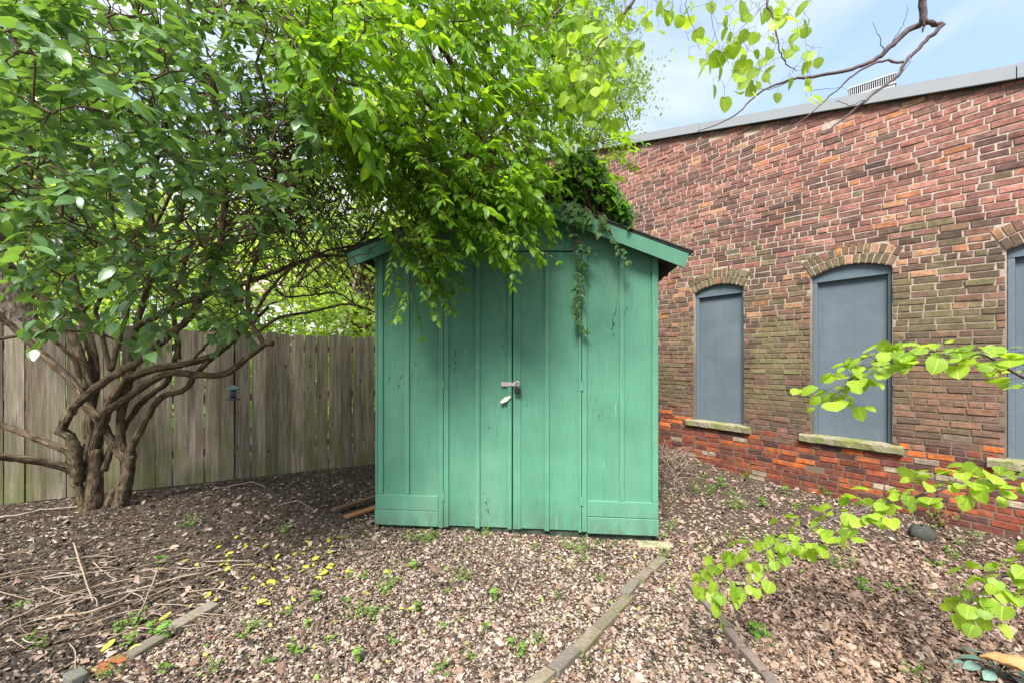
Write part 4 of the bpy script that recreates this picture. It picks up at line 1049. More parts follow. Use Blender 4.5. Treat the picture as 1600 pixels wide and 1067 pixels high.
redbranch([TP + (.2, .1, -.5), TP + (.05, .5, .2)], [(1470, -170, 2.3), (1440, -60, 2.35), (1442, 0, 2.4), (1440, 36, 2.42), (1424, 45, 2.45), (1390, 75, 2.47), (1367, 94, 2.5), (1330, 109, 2.52), (1270, 120, 2.55), (1240, 124, 2.56), (1191, 142, 2.58), (1150, 180, 2.6), (1090, 206, 2.62)], (.026, .0025), lambda *a: None, sub=5,
          offs=[([(1440, 28, 2.41), (1456, 38, 2.4), (1472, 39, 2.38), (1446, 64, 2.4), (1416, 97, 2.42), (1397, 124, 2.44), (1352, 157, 2.47), (1322, 184, 2.5), (1285, 210, 2.52)], .015),
                ([(1440, 30, 2.41), (1443, 42, 2.41), (1441, 51, 2.41)], .011), ([(1412, 97, 2.42), (1371, 98, 2.47), (1330, 120, 2.5), (1307, 142, 2.52), (1259, 184, 2.54), (1232, 203, 2.55)], .008),
                ([(1390, 75, 2.47), (1402, 55, 2.45), (1414, 30, 2.44), (1419, 8, 2.43)], .003), ([(1382, 80, 2.47), (1375, 60, 2.45), (1364, 35, 2.44)], .003),
                ([(1352, 157, 2.47), (1330, 165, 2.46), (1312, 158, 2.46), (1305, 160, 2.46)], .003), ([(1240, 124, 2.56), (1205, 140, 2.56), (1190, 139, 2.56), (1174, 138, 2.56)], .003), ([(1270, 142, 2.5), (1300, 138, 2.5), (1322, 139, 2.5)], .002), ([(1397, 124, 2.44), (1420, 100, 2.42), (1426, 88, 2.42)], .003)])

# ------------------------------------------------------------------ trees and a house beyond the fence
def far_tree(name, label, x, y, h, rad, n, lsz, mat, group='trees beyond the fence', base=1.2, bark='far_bark', tr=.16, tint=.5, lean=0.0, droop=.3):
    loc = np.array([x, y, 0.0]); t = empty(name, loc, label, 'tree', group)
    TB = MB(); tips = []
    k = smooth_path([loc + (0, 0, -.1), loc + (lean * .3, 0, h * .25), loc + (lean, .1, h * .6), loc + (lean * 1.2, 0, h * .9)], 5)
    TB.tube(k, np.linspace(tr, tr * .25, len(k)), 9, wob=.05)
    for i in range(26):
        a = k[random.randint(int(len(k) * .35), len(k) - 1)]; th = random.uniform(0, 6.28); zz = base + (h - base) * (i + .5) / 26
        prof = math.sin(math.pi * min(1, max(.08, (zz - base) / (h - base) * .92 + .06))) ** .6
        e = loc + np.array([lean + rad * prof * math.cos(th) * random.uniform(.45, 1), rad * prof * math.sin(th) * random.uniform(.45, 1), zz])
        q = smooth_path([a, (a + e) / 2 + np.array([0, 0, .12 * h * .2]), e], 3); TB.tube(q, np.linspace(tr * .3, .01, len(q)), 5, cap=False); tips += [q[-1], q[-2] * .5 + q[-1] * .5, q[-3]]
    TB.build('trunk', MAT[bark], t, True, loc)
    tips = np.array(tips); c = tips[rng.integers(0, len(tips), n // 14)] + rng.normal(0, rad * .16, (n // 14, 3)) * (1, 1, .8)
    ci = rng.integers(0, len(c), n); p = c[ci] + rng.normal(0, rad * .075, (n, 3)) * (1.2, 1.2, .6)
    ct = rng.normal(0, .2, len(c))
    d = rng.normal(0, 1, (n, 3)); d[:, 2] = d[:, 2] * .5 - droop
    place_leaves('crown', 'simple', p, d, rng.normal(0, .45, (n, 3)) + (0, -.3, 1), lsz * rng.uniform(.6, 1.2, n), MAT[mat], t, np.clip(tint + ct[ci] + rng.normal(0, .15, n), 0, 1), loc)
far_tree('background_tree', 'bushy yellow-green tree just beyond the fence, left of the shed eave', -3.4, 9.5, 4.6, 2.0, 9000, .15, 'far_leaf', base=.7, tint=.6)
far_tree('background_tree', 'broad lime tree in the neighbouring garden behind the middle of the fence', -7.4, 11.0, 5.6, 2.5, 9000, .17, 'far_leaf', base=1.2, tint=.55)
far_tree('background_tree', 'tall leafy tree seen through the shrub above the far left of the fence', -13.5, 12.0, 8.5, 3.4, 8000, .22, 'far_leaf', base=2.6, tint=.45)
far_tree('background_tree', 'tall light green tree behind the shrub crown, left of the shed', -5.5, 15.0, 11.0, 3.6, 9500, .24, 'far_leaf', base=3.0, tint=.7)
far_tree('background_tree', 'small bright leafed tree rising behind the shed roof', -1.3, 10.5, 7.2, 2.1, 8000, .15, 'far_leaf', base=1.6, tint=.75)
far_tree('background_tree', 'tall pale tree with fine feathery leaves against the sky beside the brick building', 2.9, 16.5, 17.5, 3.2, 26000, .15, 'pale_leaf', base=4.0, tint=.6, tr=.2, droop=.8)
far_tree('background_tree', 'dark crowned tree far behind the left end of the fence', -18, 19, 9.5, 4.2, 7000, .30, 'far_leaf', base=2.0, tint=.3)
# thick old trunk right behind the fence at the far left
tl = np.array([-6.15, 4.95, 0]); ot = empty('old_tree', tl, 'thick old tree trunk with pale plated bark behind the far left of the fence', 'tree', 'trees beyond the fence')
TB = MB(); SK = Skeleton()
limb(TB, SK, [tl + (.25, .1, -.1), tl + (.2, .1, 1.2), tl + (-.02, .05, 2.1), tl + (-.35, 0, 3.2), tl + (-.6, .1, 4.8)], (.36, .22), 14)
limb(TB, SK, [tl + (-.2, .02, 2.7), tl + (.1, .2, 3.4), tl + (.6, .4, 4.6)], (.14, .06), 9)
TB.build('trunk', MAT['far_bark'], ot, True, tl)
tips = [tl + (-.6, .1, 4.8), tl + (.6, .4, 4.6), tl + (0, .3, 5.2), tl + (-1.2, .4, 4.9)]
n = 2600; p = np.array(tips)[rng.integers(0, 4, n)] + rng.normal(0, .6, (n, 3)); d = rng.normal(0, 1, (n, 3)); d[:, 2] -= .3
place_leaves('crown', 'simple', p, d, rng.normal(0, .4, (n, 3)) + (0, 0, 1), .13 * rng.uniform(.6, 1.2, n), MAT['far_leaf'], ot, None, tl)
# clipped-looking garden bushes along the far side of the lawn
for lab, x, y, rad, h, ti in (('rounded yellow-green bush beyond the fence nearest the shed', -2.9, 8.6, .9, 1.9, .9), ('low light green bush on the lawn beyond the fence', -4.8, 9.0, 1.1, 1.8, .75), ('wide leafy bush beyond the fence behind the shrub trunks', -7.2, 9.2, 1.5, 2.3, .6), ('tall hedge-like bush beyond the left end of the fence', -10.5, 9.0, 1.9, 2.9, .5)):
    loc = np.array([x, y, 0.0]); b = empty('garden_bush', loc, lab, 'bush', 'bushes beyond the fence')
    TB = MB()
    for i in range(9):
        e = loc + np.array([rng.normal(0, rad * .5), rng.normal(0, rad * .4), h * random.uniform(.6, .9)]); TB.tube(smooth_path([loc + rng.normal(0, .05, 3) * (1, 1, 0), (loc + e) / 2 + rng.normal(0, .08, 3), e], 3), np.linspace(.025, .008, 7), 5, cap=False)
    TB.build('stems', MAT['far_bark'], b, True, loc)
    n = 4200; th = rng.uniform(0, 6.283, n); ph = np.arccos(rng.uniform(-.6, 1, n)); rr = (rng.random(n) ** .33) * (1 + .12 * np.sin(5 * th) + .1 * np.sin(7 * ph))
    p = loc + np.stack([rad * rr * np.sin(ph) * np.cos(th), rad * rr * np.sin(ph) * np.sin(th), h * .5 + h * .5 * rr * np.cos(ph)], 1)
    place_leaves('foliage', 'simple', p, rng.normal(0, 1, (n, 3)), rng.normal(0, .5, (n, 3)) + (0, -.3, 1), .10 * rng.uniform(.6, 1.3, n), MAT['far_leaf'], b, np.clip(ti + rng.normal(0, .25, n), 0, 1), loc)
hl = np.array([-9.0, 22, 0]); hs = empty('far_house', hl, 'pale house with a low pinkish roof glimpsed through the shrub beyond the fence', 'house')
m = MB(); m.box(hl, (1, 0, 0), (0, 1, 0), UZ, -5, 5, -3, 3, 0, 4.6); m.build('wall', plain('pale_siding', (.55, .55, .56), .8), hs, loc=hl)
m = MB(); m.add([hl + q for q in ((-5.4, -3.4, 4.6), (5.4, -3.4, 4.6), (5.4, 0, 6.6), (-5.4, 0, 6.6), (5.4, 3.4, 4.6), (-5.4, 3.4, 4.6), (-5.4, -3.4, 4.45), (5.4, -3.4, 4.45), (5.4, 3.4, 4.45), (-5.4, 3.4, 4.45))], [(0, 1, 2, 3), (3, 2, 4, 5), (0, 1, 7, 6), (4, 5, 9, 8), (6, 7, 8, 9), (1, 2, 4, 8, 7), (0, 3, 5, 9, 6)])
m.build('roof', plain('pinkish_shingle', (.34, .25, .22), .9), hs, loc=hl)
for x in (-3, 0, 3):
    m = MB(); m.box(hl, (1, 0, 0), (0, 1, 0), UZ, x - .5, x + .5, -3.04, -2.98, 1.2, 2.6); m.build('window', plain('window_glass', (.06, .08, .10), .15), hs, loc=hl)

# ------------------------------------------------------------------ litter on the ground
def litter(name, n, region, size, cols, tilt, d0, d1, s0=-1.6, s1=1.6, elong=(.45, .9), lift=.012, bias=1.0):
    D = d0 + (d1 - d0) * rng.random(n) ** bias; sx = rng.uniform(s0, s1, n); x = sx * D
    ok = region(x, D); x = x[ok]; D = D[ok]; n = len(x)
    z = ground_z(x, D) + rng.random(n) * lift
    L = np.clip(rng.lognormal(math.log(size[0]), size[1], n), size[0] * .4, size[0] * 2.6); Wd = L * rng.uniform(*elong, n)
    th = rng.uniform(0, 6.283, n); t1 = rng.normal(0, tilt, n); t2 = rng.normal(0, tilt, n)
    ax = np.stack([np.cos(th), np.sin(th), t1], 1); ay = np.stack([-np.sin(th), np.cos(th), t2], 1); up = np.array([0, 0, 1.0])
    shp = np.array([(-.5, -.10), (-.22, -.42), (.2, -.5), (.5, .02), (.18, .48), (-.26, .40)])
    k = 6; V = np.empty((n, 7, 3)); c0 = np.stack([x, D, z], 1)
    for i, (a, b) in enumerate(shp):
        a_ = a * (1 + rng.normal(0, .18, n)); b_ = b * (1 + rng.normal(0, .25, n))
        V[:, i] = c0 + ax * (a_ * L)[:, None] + ay * (b_ * Wd)[:, None] + up * (rng.normal(0, .10, n) * L)[:, None]
    V[:, 6] = c0 + up * (np.abs(rng.normal(.10, .09, n)) * L)[:, None]
    V[:, :, 2] = np.maximum(V[:, :, 2], (ground_z(x, D) + .001)[:, None])
    T = np.array([(i, (i + 1) % 6, 6) for i in range(6)])
    idx = (T[None] + (np.arange(n) * 7)[:, None, None]).reshape(-1, 3)
    cols = np.array(cols); c = cols[rng.integers(0, len(cols), n)] * (1 + rng.normal(0, .16, n))[:, None]
    o = mesh_obj(name, V.reshape(-1, 3), idx, MAT['litter'], None, np.repeat(np.clip(c, .01, .9), 7, 0))
    return tag(o, kind='stuff')
def shed_clear(x, y):
    u = (x - SL[0]) * SA[0] + (y - SL[1]) * SA[1]; o = (x - SL[0]) * SN[0] + (y - SL[1]) * SN[1]
    wo = (x - A0[0]) * ND[0] + (y - A0[1]) * ND[1]
    fo = (x - F0[0]) * FN[0] + (y - F0[1]) * FN[1]
    return ~((u > .02) & (u < SW - .02) & (o < -.02) & (o > -DEP)) & (wo > .01) & (fo > .01)
def edge_l(y): return -2.01 + (y - 1.872) * (.687 / 1.723)         # the line of the left edging
wob = lambda x, y: .10 * np.sin(3.1 * x + 1) * np.cos(2.7 * y)
left = lambda x, y: shed_clear(x, y) & (x < edge_l(y) + .10 * rng.normal(0, 1, x.shape) + wob(x, y))
right = lambda x, y: shed_clear(x, y) & (x > 1.16 + .05 * rng.normal(0, 1, x.shape)) & (y < 3.1 + .2 * rng.normal(0, 1, x.shape))
back = lambda x, y: shed_clear(x, y) & (x > .9) & (y > 2.8 + .15 * rng.normal(0, 1, x.shape))
centre = lambda x, y: shed_clear(x, y) & (x > edge_l(y) + .14 * rng.normal(0, 1, x.shape) + wob(x, y)) & (x < 1.3 + .1 * rng.normal(0, 1, x.shape)) & (y < 3.9)
alln = lambda x, y: shed_clear(x, y)
TAN = [tuple(q * w_ for q, w_ in zip(c, (1.0, .93, .88))) for c in [(.33, .27, .24), (.27, .215, .185), (.38, .325, .27), (.22, .165, .135), (.17, .115, .085), (.125, .085, .065), (.44, .385, .32), (.29, .245, .235), (.24, .205, .20), (.36, .28, .225), (.20, .125, .085), (.33, .31, .24), (.09, .065, .05)]]
DARK = [tuple(q * .54 for q in c) for c in [(.10, .075, .055), (.07, .05, .038), (.14, .105, .08), (.045, .034, .027), (.19, .145, .11), (.06, .05, .045)]]
LEAFB = [tuple(q * w_ for q, w_ in zip(c, (.70, .655, .60))) for c in [(.36, .26, .215), (.30, .21, .17), (.42, .32, .27), (.24, .16, .13), (.17, .115, .09), (.48, .39, .34), (.11, .08, .065), (.38, .27, .20)]]
litter('wood_mulch', 64000, left, (.0190, .5), DARK + DARK + [(.19, .145, .115), (.25, .20, .16)], .28, 1.75, 6.4, -1.5, .2, (.3, .75))
litter('pale_bark_chips', 3800, left, (.020, .5), [(.27, .21, .17), (.22, .17, .135), (.34, .28, .23)], .3, 1.75, 6.2, -1.5, .2, (.3, .8), .016)
litter('pale_gravel', 100000, centre, (.0122, .5), TAN, .30, 1.75, 3.95, -1.1, .9, (.55, 1.0), .012)
litter('brown_mould', 46000, lambda x, y: centre(x, y) & (rng.random(x.shape) < np.clip(.15 - .55 * (x + .1) + .35 * (y - 2.6) + .5 * np.sin(4.1 * x + 2) * np.sin(5.2 * y), 0, 1)), (.0125, .45), DARK + [(.17, .125, .09), (.13, .095, .07)], .3, 1.75, 3.95, -1.1, .6, (.4, 1.0), .019)
litter('dark_gravel', 24000, centre, (.014, .4), DARK, .30, 1.75, 3.95, -1.1, .9, (.55, 1.0), .010)
litter('dry_leaf_litter', 42000, right, (.0180, .55), LEAFB, .42, 1.7, 3.4, .3, 1.7, (.35, .85), .022)
litter('dry_leaf_crumbs', 24000, right, (.014, .4), LEAFB + DARK, .3, 1.7, 3.4, .3, 1.7, (.4, .9), .012)
litter('yard_litter', 46000, back, (.0195, .5), LEAFB + TAN[:4], .34, 2.6, 8.0, .05, 1.6, (.35, .9), .016, .7)
litter('larger_leaves', 1700, alln, (.040, .35), LEAFB[:4] + TAN[:3], .3, 1.8, 5.0, -1.5, 1.6, (.4, .7), .02)
litter('green_ground_flecks', 1800, centre, (.012, .5), [(.10, .15, .035), (.17, .23, .06), (.28, .30, .07)], .4, 1.8, 3.9, -1.0, .7, (.5, .9), .022)
litter('green_ground_specks', 6500, lambda x, y: shed_clear(x, y) & (x > .2) & (np.sin(2.3 * x + 1.1 * y) + np.sin(3.7 * y - 1.9 * x) > .5), (.016, .4), [(.10, .17, .035), (.18, .27, .06), (.26, .32, .11)], .4, 2.3, 5.5, -.1, 1.4, (.5, .9), .022)

# ------------------------------------------------------------------ edging bricks
def edging(px, n, wd, cols, labels, group, hgt=(.03, .045), ln=None, name='edging_brick'):
    k = smooth_path([G(*q) for q in px], 12); cum = np.concatenate([[0], np.cumsum(np.linalg.norm(np.diff(k, axis=0), axis=1))])
    tot = cum[-1]; L = tot / n
    for i in range(n):
        a = np.array([np.interp(L * i + .004, cum, k[:, j]) for j in range(3)]); b = np.array([np.interp(L * (i + 1) - .004, cum, k[:, j]) for j in range(3)])
        d = unit((b - a) * (1, 1, 0)); s = np.array([-d[1], d[0], 0]); c = (a + b) / 2; c[2] = ground_z(c[0], c[1])
        c = c + s * rng.normal(0, .006); d = unit(d + rng.normal(0, .045, 3) * (1, 1, .8)); s = unit(s - d * (s @ d)); up = np.cross(d, s); up *= np.sign(up[2])
        h = random.uniform(*hgt); hl_ = np.linalg.norm(b - a) / 2
        m = MB(); m.box((0, 0, 0), d, s, up, -hl_ + .002, hl_ - .002, -wd / 2, wd / 2, -.05, h, tuple(np.array(cols[i % len(cols)]) * random.uniform(.75, 1.15)), .004)
        V = m.v[0]; m.v[0] = V + rng.normal(0, .0018, V.shape)
        o = mesh_obj(name, m.v[0], m.f, MAT['edging'], None, m.c[0], m.uv[0]); o.location = c
        tag(o, labels[i] if isinstance(labels, list) else labels, 'brick', group)
GB = [(.22, .18, .145), (.27, .21, .17), (.19, .165, .14), (.25, .21, .15)]
edging([(1035, 876), (1000, 910), (970, 945), (935, 985), (900, 1020), (850, 1064), (815, 1095)], 8, .062, GB, 'mossy grey-brown brick set on edge in the curved path edging before the shed', 'edging bricks left of the path')
edging([(1080, 917), (1095, 936), (1120, 966), (1145, 1000), (1178, 1040), (1206, 1070), (1225, 1100)], 6, .050, [(.20, .155, .14), (.235, .18, .16), (.17, .14, .125)], 'dull purplish-brown brick in the straight edging beside the dry leaves', 'edging bricks right of the path', (.030, .042))
edging([(338, 950), (300, 971), (268, 990)], 1, .075, [(.19, .165, .14)], 'grey-brown edging brick in the mulch, farthest of the left row', 'edging bricks by the mulch')
edging([(262, 994), (225, 1018), (200, 1030)], 1, .07, [(.16, .135, .115)], 'dark half-buried edging brick between the grey one and the orange one', 'edging bricks by the mulch')
edging([(198, 1026), (170, 1040), (142, 1054)], 1, .085, [(.36, .13, .05)], 'bright orange worn brick in the left edging of the mulch', 'edging bricks by the mulch', (.012, .02))
edging([(134, 1058), (100, 1075)], 1, .08, [(.17, .17, .155)], 'grey edging brick at the bottom edge of the photo, left of the orange one', 'edging bricks by the mulch')
edging([(566, 822), (548, 832), (528, 842)], 1, .08, [(.13, .10, .08)], 'dark brown edging brick below the scrap boards by the shed corner', 'edging bricks by the mulch', (.01, .02))
edging([(1118, 866), (1158, 862), (1195, 855), (1235, 846)], 3, .075, [(.36, .29, .25), (.32, .26, .23)], 'flat pinkish brick in the row across the ground right of the shed corner', 'flat pavers', (.006, .014), name='paving_brick')
edging([(1330, 878), (1390, 890), (1450, 908), (1525, 922), (1610, 942)], 5, .10, [(.37, .27, .24), (.33, .25, .22)], 'flat pinkish brick in the half-buried row near the brick wall', 'flat pavers', (.004, .012), name='paving_brick')
c = G(1022, 852); m = MB(); m.box((0, 0, 0), unit((1, -.10, 0)), unit((.10, 1, 0)), UZ, -.13, .14, -.05, .05, -.03, .022, (.33, .31, .2), .008)
o = mesh_obj('stone_slab', m.v[0] + rng.normal(0, .002, m.v[0].shape), m.f, MAT['edging'], None, m.c[0], m.uv[0]); o.location = c
tag(o, 'mossy pale slab lying under the right front corner of the shed', 'slab')

# ------------------------------------------------------------------ sticks, scrap boards
def stick(px, r, label, group=None, col=(.30, .23, .17), up=.015, arch=0.0):
    k = [G(x, y, up + .012 * rng.random()) for x, y in px]
    if arch: k[len(k) // 2][2] += arch
    k = smooth_path(k, 6); k[:, 2] += .004 * np.sin(np.arange(len(k)) * 1.3); m = MB(); m.tube(k - k[0], np.linspace(r, r * .55, len(k)), 6, col, .06)
    o = m.build('stick', MAT['stick'], None, True); o.location = k[0]; tag(o, label, 'stick', group)
stick([(115, 860), (130, 905), (145, 952)], .006, 'pale straight stick standing out steeply at the left of the twig pile', up=.05)
stick([(72, 972), (165, 950), (225, 921), (320, 898)], .008, 'long pale branch running along the top of the twig pile')
stick([(0, 982), (60, 952), (100, 935), (170, 913), (250, 901)], .006, 'grey-brown stick from the left edge of the photo into the twig pile')
stick([(247, 897), (232, 935), (212, 982)], .005, 'thin crooked stick crossing the right end of the twig pile', up=.04)
stick([(145, 882), (165, 895), (182, 908)], .005, 'short light stick above the long pale branch')
stick([(320, 903), (370, 887), (402, 886)], .006, 'brown stick lying right of the twig pile')
stick([(332, 768), (365, 762), (395, 763), (416, 766)], .006, 'bowed grey twig on the dark mulch before the fence', arch=.05)
stick([(0, 810), (40, 803), (70, 797), (145, 793)], .009, 'thick pale stick beside the foot of the shrub at the left edge', col=(.33, .27, .22))
stick([(436, 794), (465, 791), (490, 800)], .005, 'small bent twig on the mulch left of the scrap boards', arch=.03)
stick([(800, 985), (840, 975), (865, 968)], .004, 'thin dark twig on the pale gravel before the shed', col=(.10, .07, .05))
stick([(1265, 1075), (1263, 1050), (1262, 1020)], .003, 'thin upright dead stalk at the bottom edge right of the path', up=.06)
m = MB()
for i in range(100):
    x, y = (random.uniform(-20, 330), random.uniform(860, 1010)) if i < 105 else (random.uniform(0, 520), random.uniform(790, 1000))
    if not left(np.array([G(x, y)[0]]), np.array([G(x, y)[1]]))[0]: continue
    a = G(x, y, .012 + .02 * rng.random()); th = random.gauss(.5, .7); L = random.uniform(.10, .45); b = a + np.array([math.cos(th) * L, math.sin(th) * L, rng.normal(0, .012)]); b[2] = max(b[2], .01)
    m.tube(smooth_path([a, (a + b) / 2 + rng.normal(0, .02, 3) * (1, 1, .3) + (0, 0, .008), b], 3), np.linspace(.0035, .0018, 7), 4, random.choice([(.30, .23, .17), (.22, .16, .11), (.38, .31, .25), (.15, .105, .075)]))
tag(m.build('twig_debris', MAT['stick'], None, True), kind='stuff')
m = MB()
for i in range(70):
    x, y = random.uniform(1032, 1075), random.uniform(690, 770)
    D = 5.9 - (y - 690) / 80 * 1.2; x_ = (x - CX) / F * D; a = np.array([x_, D, float(ground_z(x_, D)) + .02])
    th = random.uniform(0, 6.28); L = random.uniform(.15, .4); b = a + np.array([math.cos(th) * L, math.sin(th) * L, random.uniform(0, .18)])
    m.tube(smooth_path([a, (a + b) / 2 + (0, 0, .04), b], 3), np.linspace(.004, .002, 7), 4, random.choice([(.40, .31, .24), (.32, .24, .18), (.26, .19, .14)]))
tag(m.build('brush_pile', MAT['stick'], None, True), kind='stuff')
for (p0, p1, wd, lab, cc, up) in (((540, 812), (592, 795), .07, 'reddish-brown scrap board at the bottom of the pair by the shed corner', (.30, .15, .07), .012), ((520, 806), (590, 782), .06, 'dark weathered scrap board leaning behind the reddish one by the shed corner', (.15, .085, .05), .045)):
    a = G(*p0, up); b = G(*p1, up + .01); d = unit(b - a); s_ = unit(np.cross((0, 0, 1), d)); u_ = np.cross(d, s_)
    L = np.linalg.norm(b - a); m = MB(); m.box((0, 0, 0), d, s_, u_, 0, L, -wd / 2, wd / 2, 0, .022, cc, .003); o = m.build('scrap_board', MAT['stick'], None); o.location = a
    tag(o, lab, 'board', 'scrap boards')

# ------------------------------------------------------------------ weeds: four seedling kinds, copied
def weed_mesh(kind):
    LV = Leaves(); n = (9, 12, 16, 8)[kind]
    for i in range(n):
        th = random.uniform(0, 6.28); r = random.uniform(0, .035) * (1 + .6 * (kind == 2)); h = random.uniform(.015, .05 + .02 * kind)
        c = np.array([r * math.cos(th) * 1.6, r * math.sin(th) * 1.6, h])
        for j in range(random.randint(3, 5)):
            t2 = random.uniform(0, 6.28); LV.add(c, unit((math.cos(t2), math.sin(t2), random.uniform(-.25, .3))), unit((rng.normal(0, .25), rng.normal(0, .25), 1)), random.uniform(.009, .021) * (1.3 if kind == 3 else 1), random.random())
    o = LV.build('weed', ('oval', 'ivy', 'oval', 'round')[kind], MAT['weed_leaf'], None)
    m = MB()
    for c in {tuple(q) for q in LV.p}: m.tube([(c[0] * .2, c[1] * .2, -.01), (c[0] * .7, c[1] * .7, c[2] * .6), c], .0013, 4, (.6, .5, .5), cap=False)
    s_ = m.build('stem', MAT['weed_leaf'], o); return o
KW = [weed_mesh(k) for k in range(4)]; used = [False] * 4
def copy_tree(o):
    c = o.copy(); COL.objects.link(c)
    for ch in o.children:
        d = ch.copy(); COL.objects.link(d); d.parent = c
    return c
def weed(x, y, k, s, label, group):
    o = KW[k] if not used[k] else copy_tree(KW[k]); used[k] = True
    o.location = G(x, y); o.rotation_euler = (0, 0, random.uniform(0, 6.28)); s *= .8; o.scale = (s, s, s * random.uniform(.8, 1.2)); tag(o, label, 'weed', group)
gp = 'weeds in the gravel before the shed'
for x, y in ((385, 1000), (460, 1025), (420, 1040), (400, 985), (445, 965), (490, 945), (540, 945), (560, 962), (600, 930), (607, 918), (775, 940), (612, 1008), (570, 905), (650, 893), (800, 1012), (818, 1022), (840, 1000), (548, 905), (690, 985), (330, 1052), (250, 1057), (520, 1003), (585, 965), (700, 930), (720, 905), (735, 1030), (650, 960), (480, 985), (690, 1050), (870, 930), (760, 985), (940, 905), (560, 1040)): weed(x, y, random.randint(0, 3), random.uniform(.7, 1.25), 'small bright green weed seedling sprouting from the pale gravel before the shed', gp)
gp = 'weeds along the shed front'
for x, y, s in ((640, 846, 1.1), (655, 843, 1.6), (678, 843, 1.6), (668, 850, 1.2), (730, 846, .9), (757, 838, 1.1), (885, 856, 1.1), (900, 862, 1.5), (915, 858, 1.4), (915, 874, 1.0), (935, 848, .9), (960, 852, .8), (835, 856, .8)): weed(x, y, random.choice((1, 2)), s * .9, 'leafy green weed clump at the foot of the shed front', gp)
gp = 'weeds in the dark mulch'
for x, y in ((65, 1008), (32, 948), (120, 876), (245, 880), (182, 988), (206, 978), (236, 992), (210, 1007), (262, 1002), (170, 1058), (50, 1000), (296, 822), (445, 830)): weed(x, y, random.randint(0, 3), random.uniform(.8, 1.3), 'small green weed seedling among the twigs and dark mulch', gp)
gp = 'weeds right of the shed'
for x, y in ((1045, 828), (1056, 818), (1040, 842), (1092, 735), (1098, 748), (1090, 765), (1112, 768), (1165, 748), (1320, 765), (1190, 790), (1150, 792), (1140, 772), (1310, 888), (1345, 925), (1420, 925), (1392, 925), (1480, 862), (1530, 842), (1492, 872), (1580, 886), (1190, 1002), (1176, 996), (1250, 792), (1352, 792), (1432, 1060), (1125, 760), (1085, 722), (1060, 875), (1042, 872), (1290, 775), (1230, 775), (1500, 850), (1465, 885)): weed(x, y, random.randint(0, 3), random.uniform(.8, 1.6) * (1.3 if y < 800 else 1), 'green weed seedling in the leaf litter between the shed and brick wall', gp)

# fallen yellow leaves
protoF = []
for k in range(4):
    o = place_leaves('fallen_leaf', 'oval', [(0, -.03, .008)], [(0, 1, .05)], [(rng.normal(0, .25), rng.normal(0, .2), 1)], [.06], MAT['yellow_leaf'], None, [.2 + .25 * k]); protoF.append([o, False])
def fallen(x, y, s, label, group):
    q = random.choice(protoF); o = q[0] if not q[1] else q[0].copy()
    if q[1]: COL.objects.link(o)
    q[1] = True; o.location = G(x, y, .012); o.rotation_euler = (rng.normal(0, .25), rng.normal(0, .25), random.uniform(0, 6.28)); o.scale = (s, s, s); tag(o, label, 'leaf', group)
for x, y, s, lab in ((257, 964, 1.3, 'long yellow fallen leaf on the mulch above the grey edging brick'), (168, 1010, 1.2, 'wide yellow-green fallen leaf left of the dark half-buried brick'), (215, 1020, 1.4, 'large yellow-green leaf lying over the dark half-buried edging brick'), (425, 915, 1.2, 'pale curled yellow leaf on the mulch right of the twig pile'), (325, 931, .9, 'small bright yellow leaf below the long pale branch')): fallen(x, y, s, lab, 'fallen yellow leaves')
i = 0
while i < 84:
    x, y = random.gauss(430, 85), random.gauss(880, 42)
    if y < 795 or x > 660: continue
    fallen(x, y, random.uniform(.45, 1.0), 'small yellow fallen leaf scattered on the dark mulch left of the shed', 'fallen yellow leaves'); i += 1

# ------------------------------------------------------------------ bird feeder hanging from the shrub
fd = P(364, 611, 3.75); bf = empty('bird_feeder', fd, 'small grey tube bird feeder with a pale teal cap hanging before the fence', 'bird feeder')
m = MB(); m.tube([fd + (0, 0, z) for z in (-.062, -.06, .02, .022)], [.012, .024, .024, .012], 12); m.build('tube', MAT['feeder_tube'], bf, True, fd)
m = MB(); m.tube([fd + (0, 0, z) for z in (.016, .020, .036, .050, .056)], [.055, .060, .038, .016, .003], 14); m.build('cap', MAT['feeder_top'], bf, True, fd)
m = MB(); m.tube([fd + (0, 0, z) for z in (-.078, -.074, -.064, -.062)], [.050, .062, .062, .05], 14); m.build('tray', MAT['feeder_tube'], bf, True, fd)
m = MB(); m.tube([fd + (0, 0, .05), fd + (.004, 0, .15), fd + (0, 0, .195)], .0018, 5); m.build('hanging_wire', MAT['black'], bf, True, fd)

# ------------------------------------------------------------------ rock with a small plant at the wall, and the big leaves at the corner
rc = G(1440, 838, .03); th = np.linspace(0, 2 * np.pi, 14, endpoint=False); V = []; m = MB()
for j, ph in enumerate(np.linspace(.15, np.pi * .75, 7)):
    for t in th: V.append(np.array([.085 * math.sin(ph) * math.cos(t), .075 * math.sin(ph) * math.sin(t), .07 * math.cos(ph)]) * (1 + .12 * math.sin(3 * t + j) + rng.normal(0, .05)))
Fc = [(j * 14 + i, j * 14 + (i + 1) % 14, (j + 1) * 14 + (i + 1) % 14, (j + 1) * 14 + i) for j in range(6) for i in range(14)] + [tuple(range(14))]
m.add(V, Fc); o = m.build('rock', MAT['rock'], None, True); o.location = rc; tag(o, 'round dark mossy rock on the ground at the foot of the brick wall', 'rock')
pc = G(1472, 822); LV = Leaves(); LD = Leaves()
for i in range(46):
    c = pc + np.array([rng.normal(0, .07), rng.normal(0, .05), .02 + .13 * rng.random()]); (LD if i % 3 else LV).add(c, unit(rng.normal(0, 1, 3) + (0, -.3, .2)), unit(rng.normal(0, .4, 3) + (0, -.3, 1)), random.uniform(.025, .055), random.random())
o = LV.build('wall_plant', 'ivy', MAT['weed_leaf'], None, pc); tag(o, 'scruffy plant with green and reddish dry leaves beside the dark rock', 'plant')
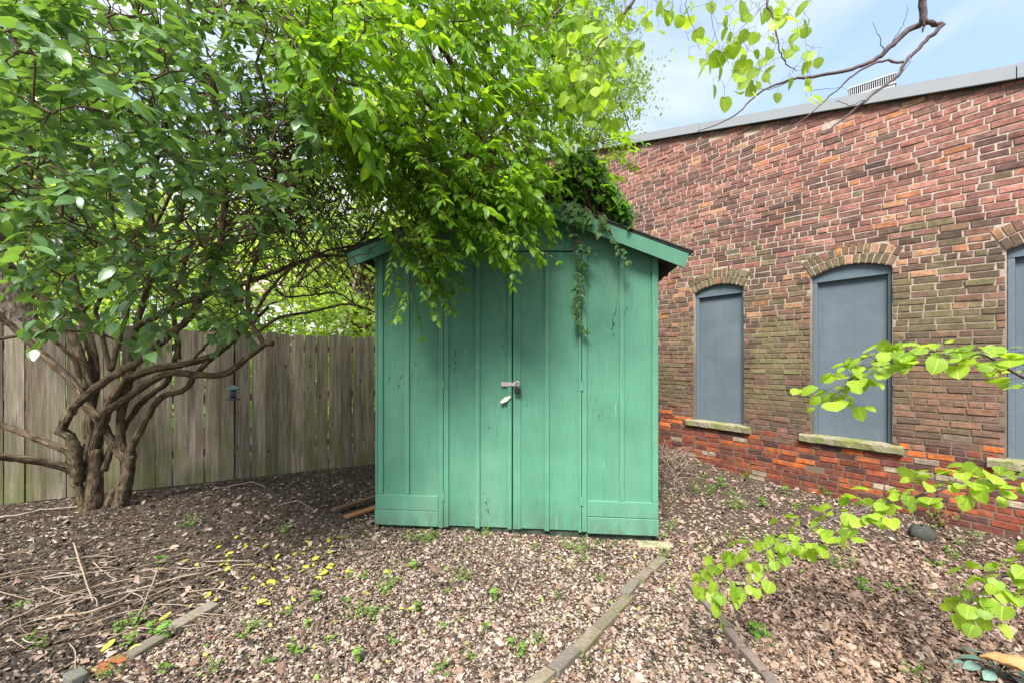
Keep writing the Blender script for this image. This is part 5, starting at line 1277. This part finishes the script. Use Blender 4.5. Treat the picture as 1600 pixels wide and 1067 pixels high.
k = N('reddish_dry_leaf'); rl = k.done(k.bsdf(k.mix(k.attr().outputs['Color'], (.10, .05, .035), (.26, .13, .09)), .8))
x_ = LD.build('dry_leaves', 'ivy', rl, None, pc); x_.location = (0, 0, 0); x_.parent = o
m = MB()
for i in range(12): m.tube(smooth_path([(rng.normal(0, .02), rng.normal(0, .02), -.01), rng.normal(0, .04, 3) + (0, 0, .06), rng.normal(0, .07, 3) + (0, 0, .11)], 3), .002, 4, (.2, .12, .08))
m.build('stems', MAT['stick'], o)
def curled(name, at, L, Wd, rz, curl, lift, mat, label, cat, teeth=0.0, tiltx=.2):
    nu, nv = 16, 9; V = []; uv = []
    for i in range(nu):
        t = i / (nu - 1); wv = Wd * math.sin(math.pi * min(.97, .07 + t * .9)) ** .7 * (1 + teeth * math.sin(i * 2.6))
        for j in range(nv):
            q = j / (nv - 1) * 2 - 1; a = q * curl
            V.append((math.sin(a) / max(curl, .01) * wv, t * L, (1 - math.cos(a)) / max(curl, .01) * wv + lift * math.sin(t * 2.6) + .006 * math.sin(i * 1.9 + j) )); uv.append((q * .5 + .5, t))
    Fc = [(i * nv + j, i * nv + j + 1, (i + 1) * nv + j + 1, (i + 1) * nv + j) for i in range(nu - 1) for j in range(nv - 1)]
    m = MB(); m.add(V, Fc, (.5, .5, .5), uv); o = m.build(name, MAT[mat], None, True); o.location = at; o.rotation_euler = (tiltx, 0, rz)
    md = o.modifiers.new('thickness', 'SOLIDIFY'); md.thickness = .0015
    return tag(o, label, cat)
curled('dry_leaf', G(1700, 1132, .03), .30, .07, R(40), 1.1, .06, 'cardboard', 'big curled tan dry leaf at the bottom right corner of the photo', 'leaf')
gc = G(1562, 1062); LV = Leaves(); TB = MB()
for th, h, z in ((2.3, .05, .06), (2.9, .07, .05), (1.7, .06, .08), (3.5, .05, .05), (1.1, .07, .06), (2.6, .10, .03), (.4, .05, .05), (4.6, .06, .06), (5.5, .05, .06)):
    e = gc + np.array([math.cos(th) * h, math.sin(th) * h, z]); TB.tube([gc, (gc + e) / 2 + (0, 0, .015), e], .002, 5, (.4, .5, .4), cap=False)
    LV.add(e, unit((math.cos(th), math.sin(th), -.12)), unit((rng.normal(0, .25), -.25, 1)), random.uniform(.07, .095), random.random())
o = LV.build('blue_leaf_seedling', 'oval', MAT['glaucous_leaf'], None, gc); tag(o, 'low seedling of blue-green leaves beside the big curled tan leaf', 'plant')
TB.build('stem', MAT['glaucous_leaf'], o, True, gc)
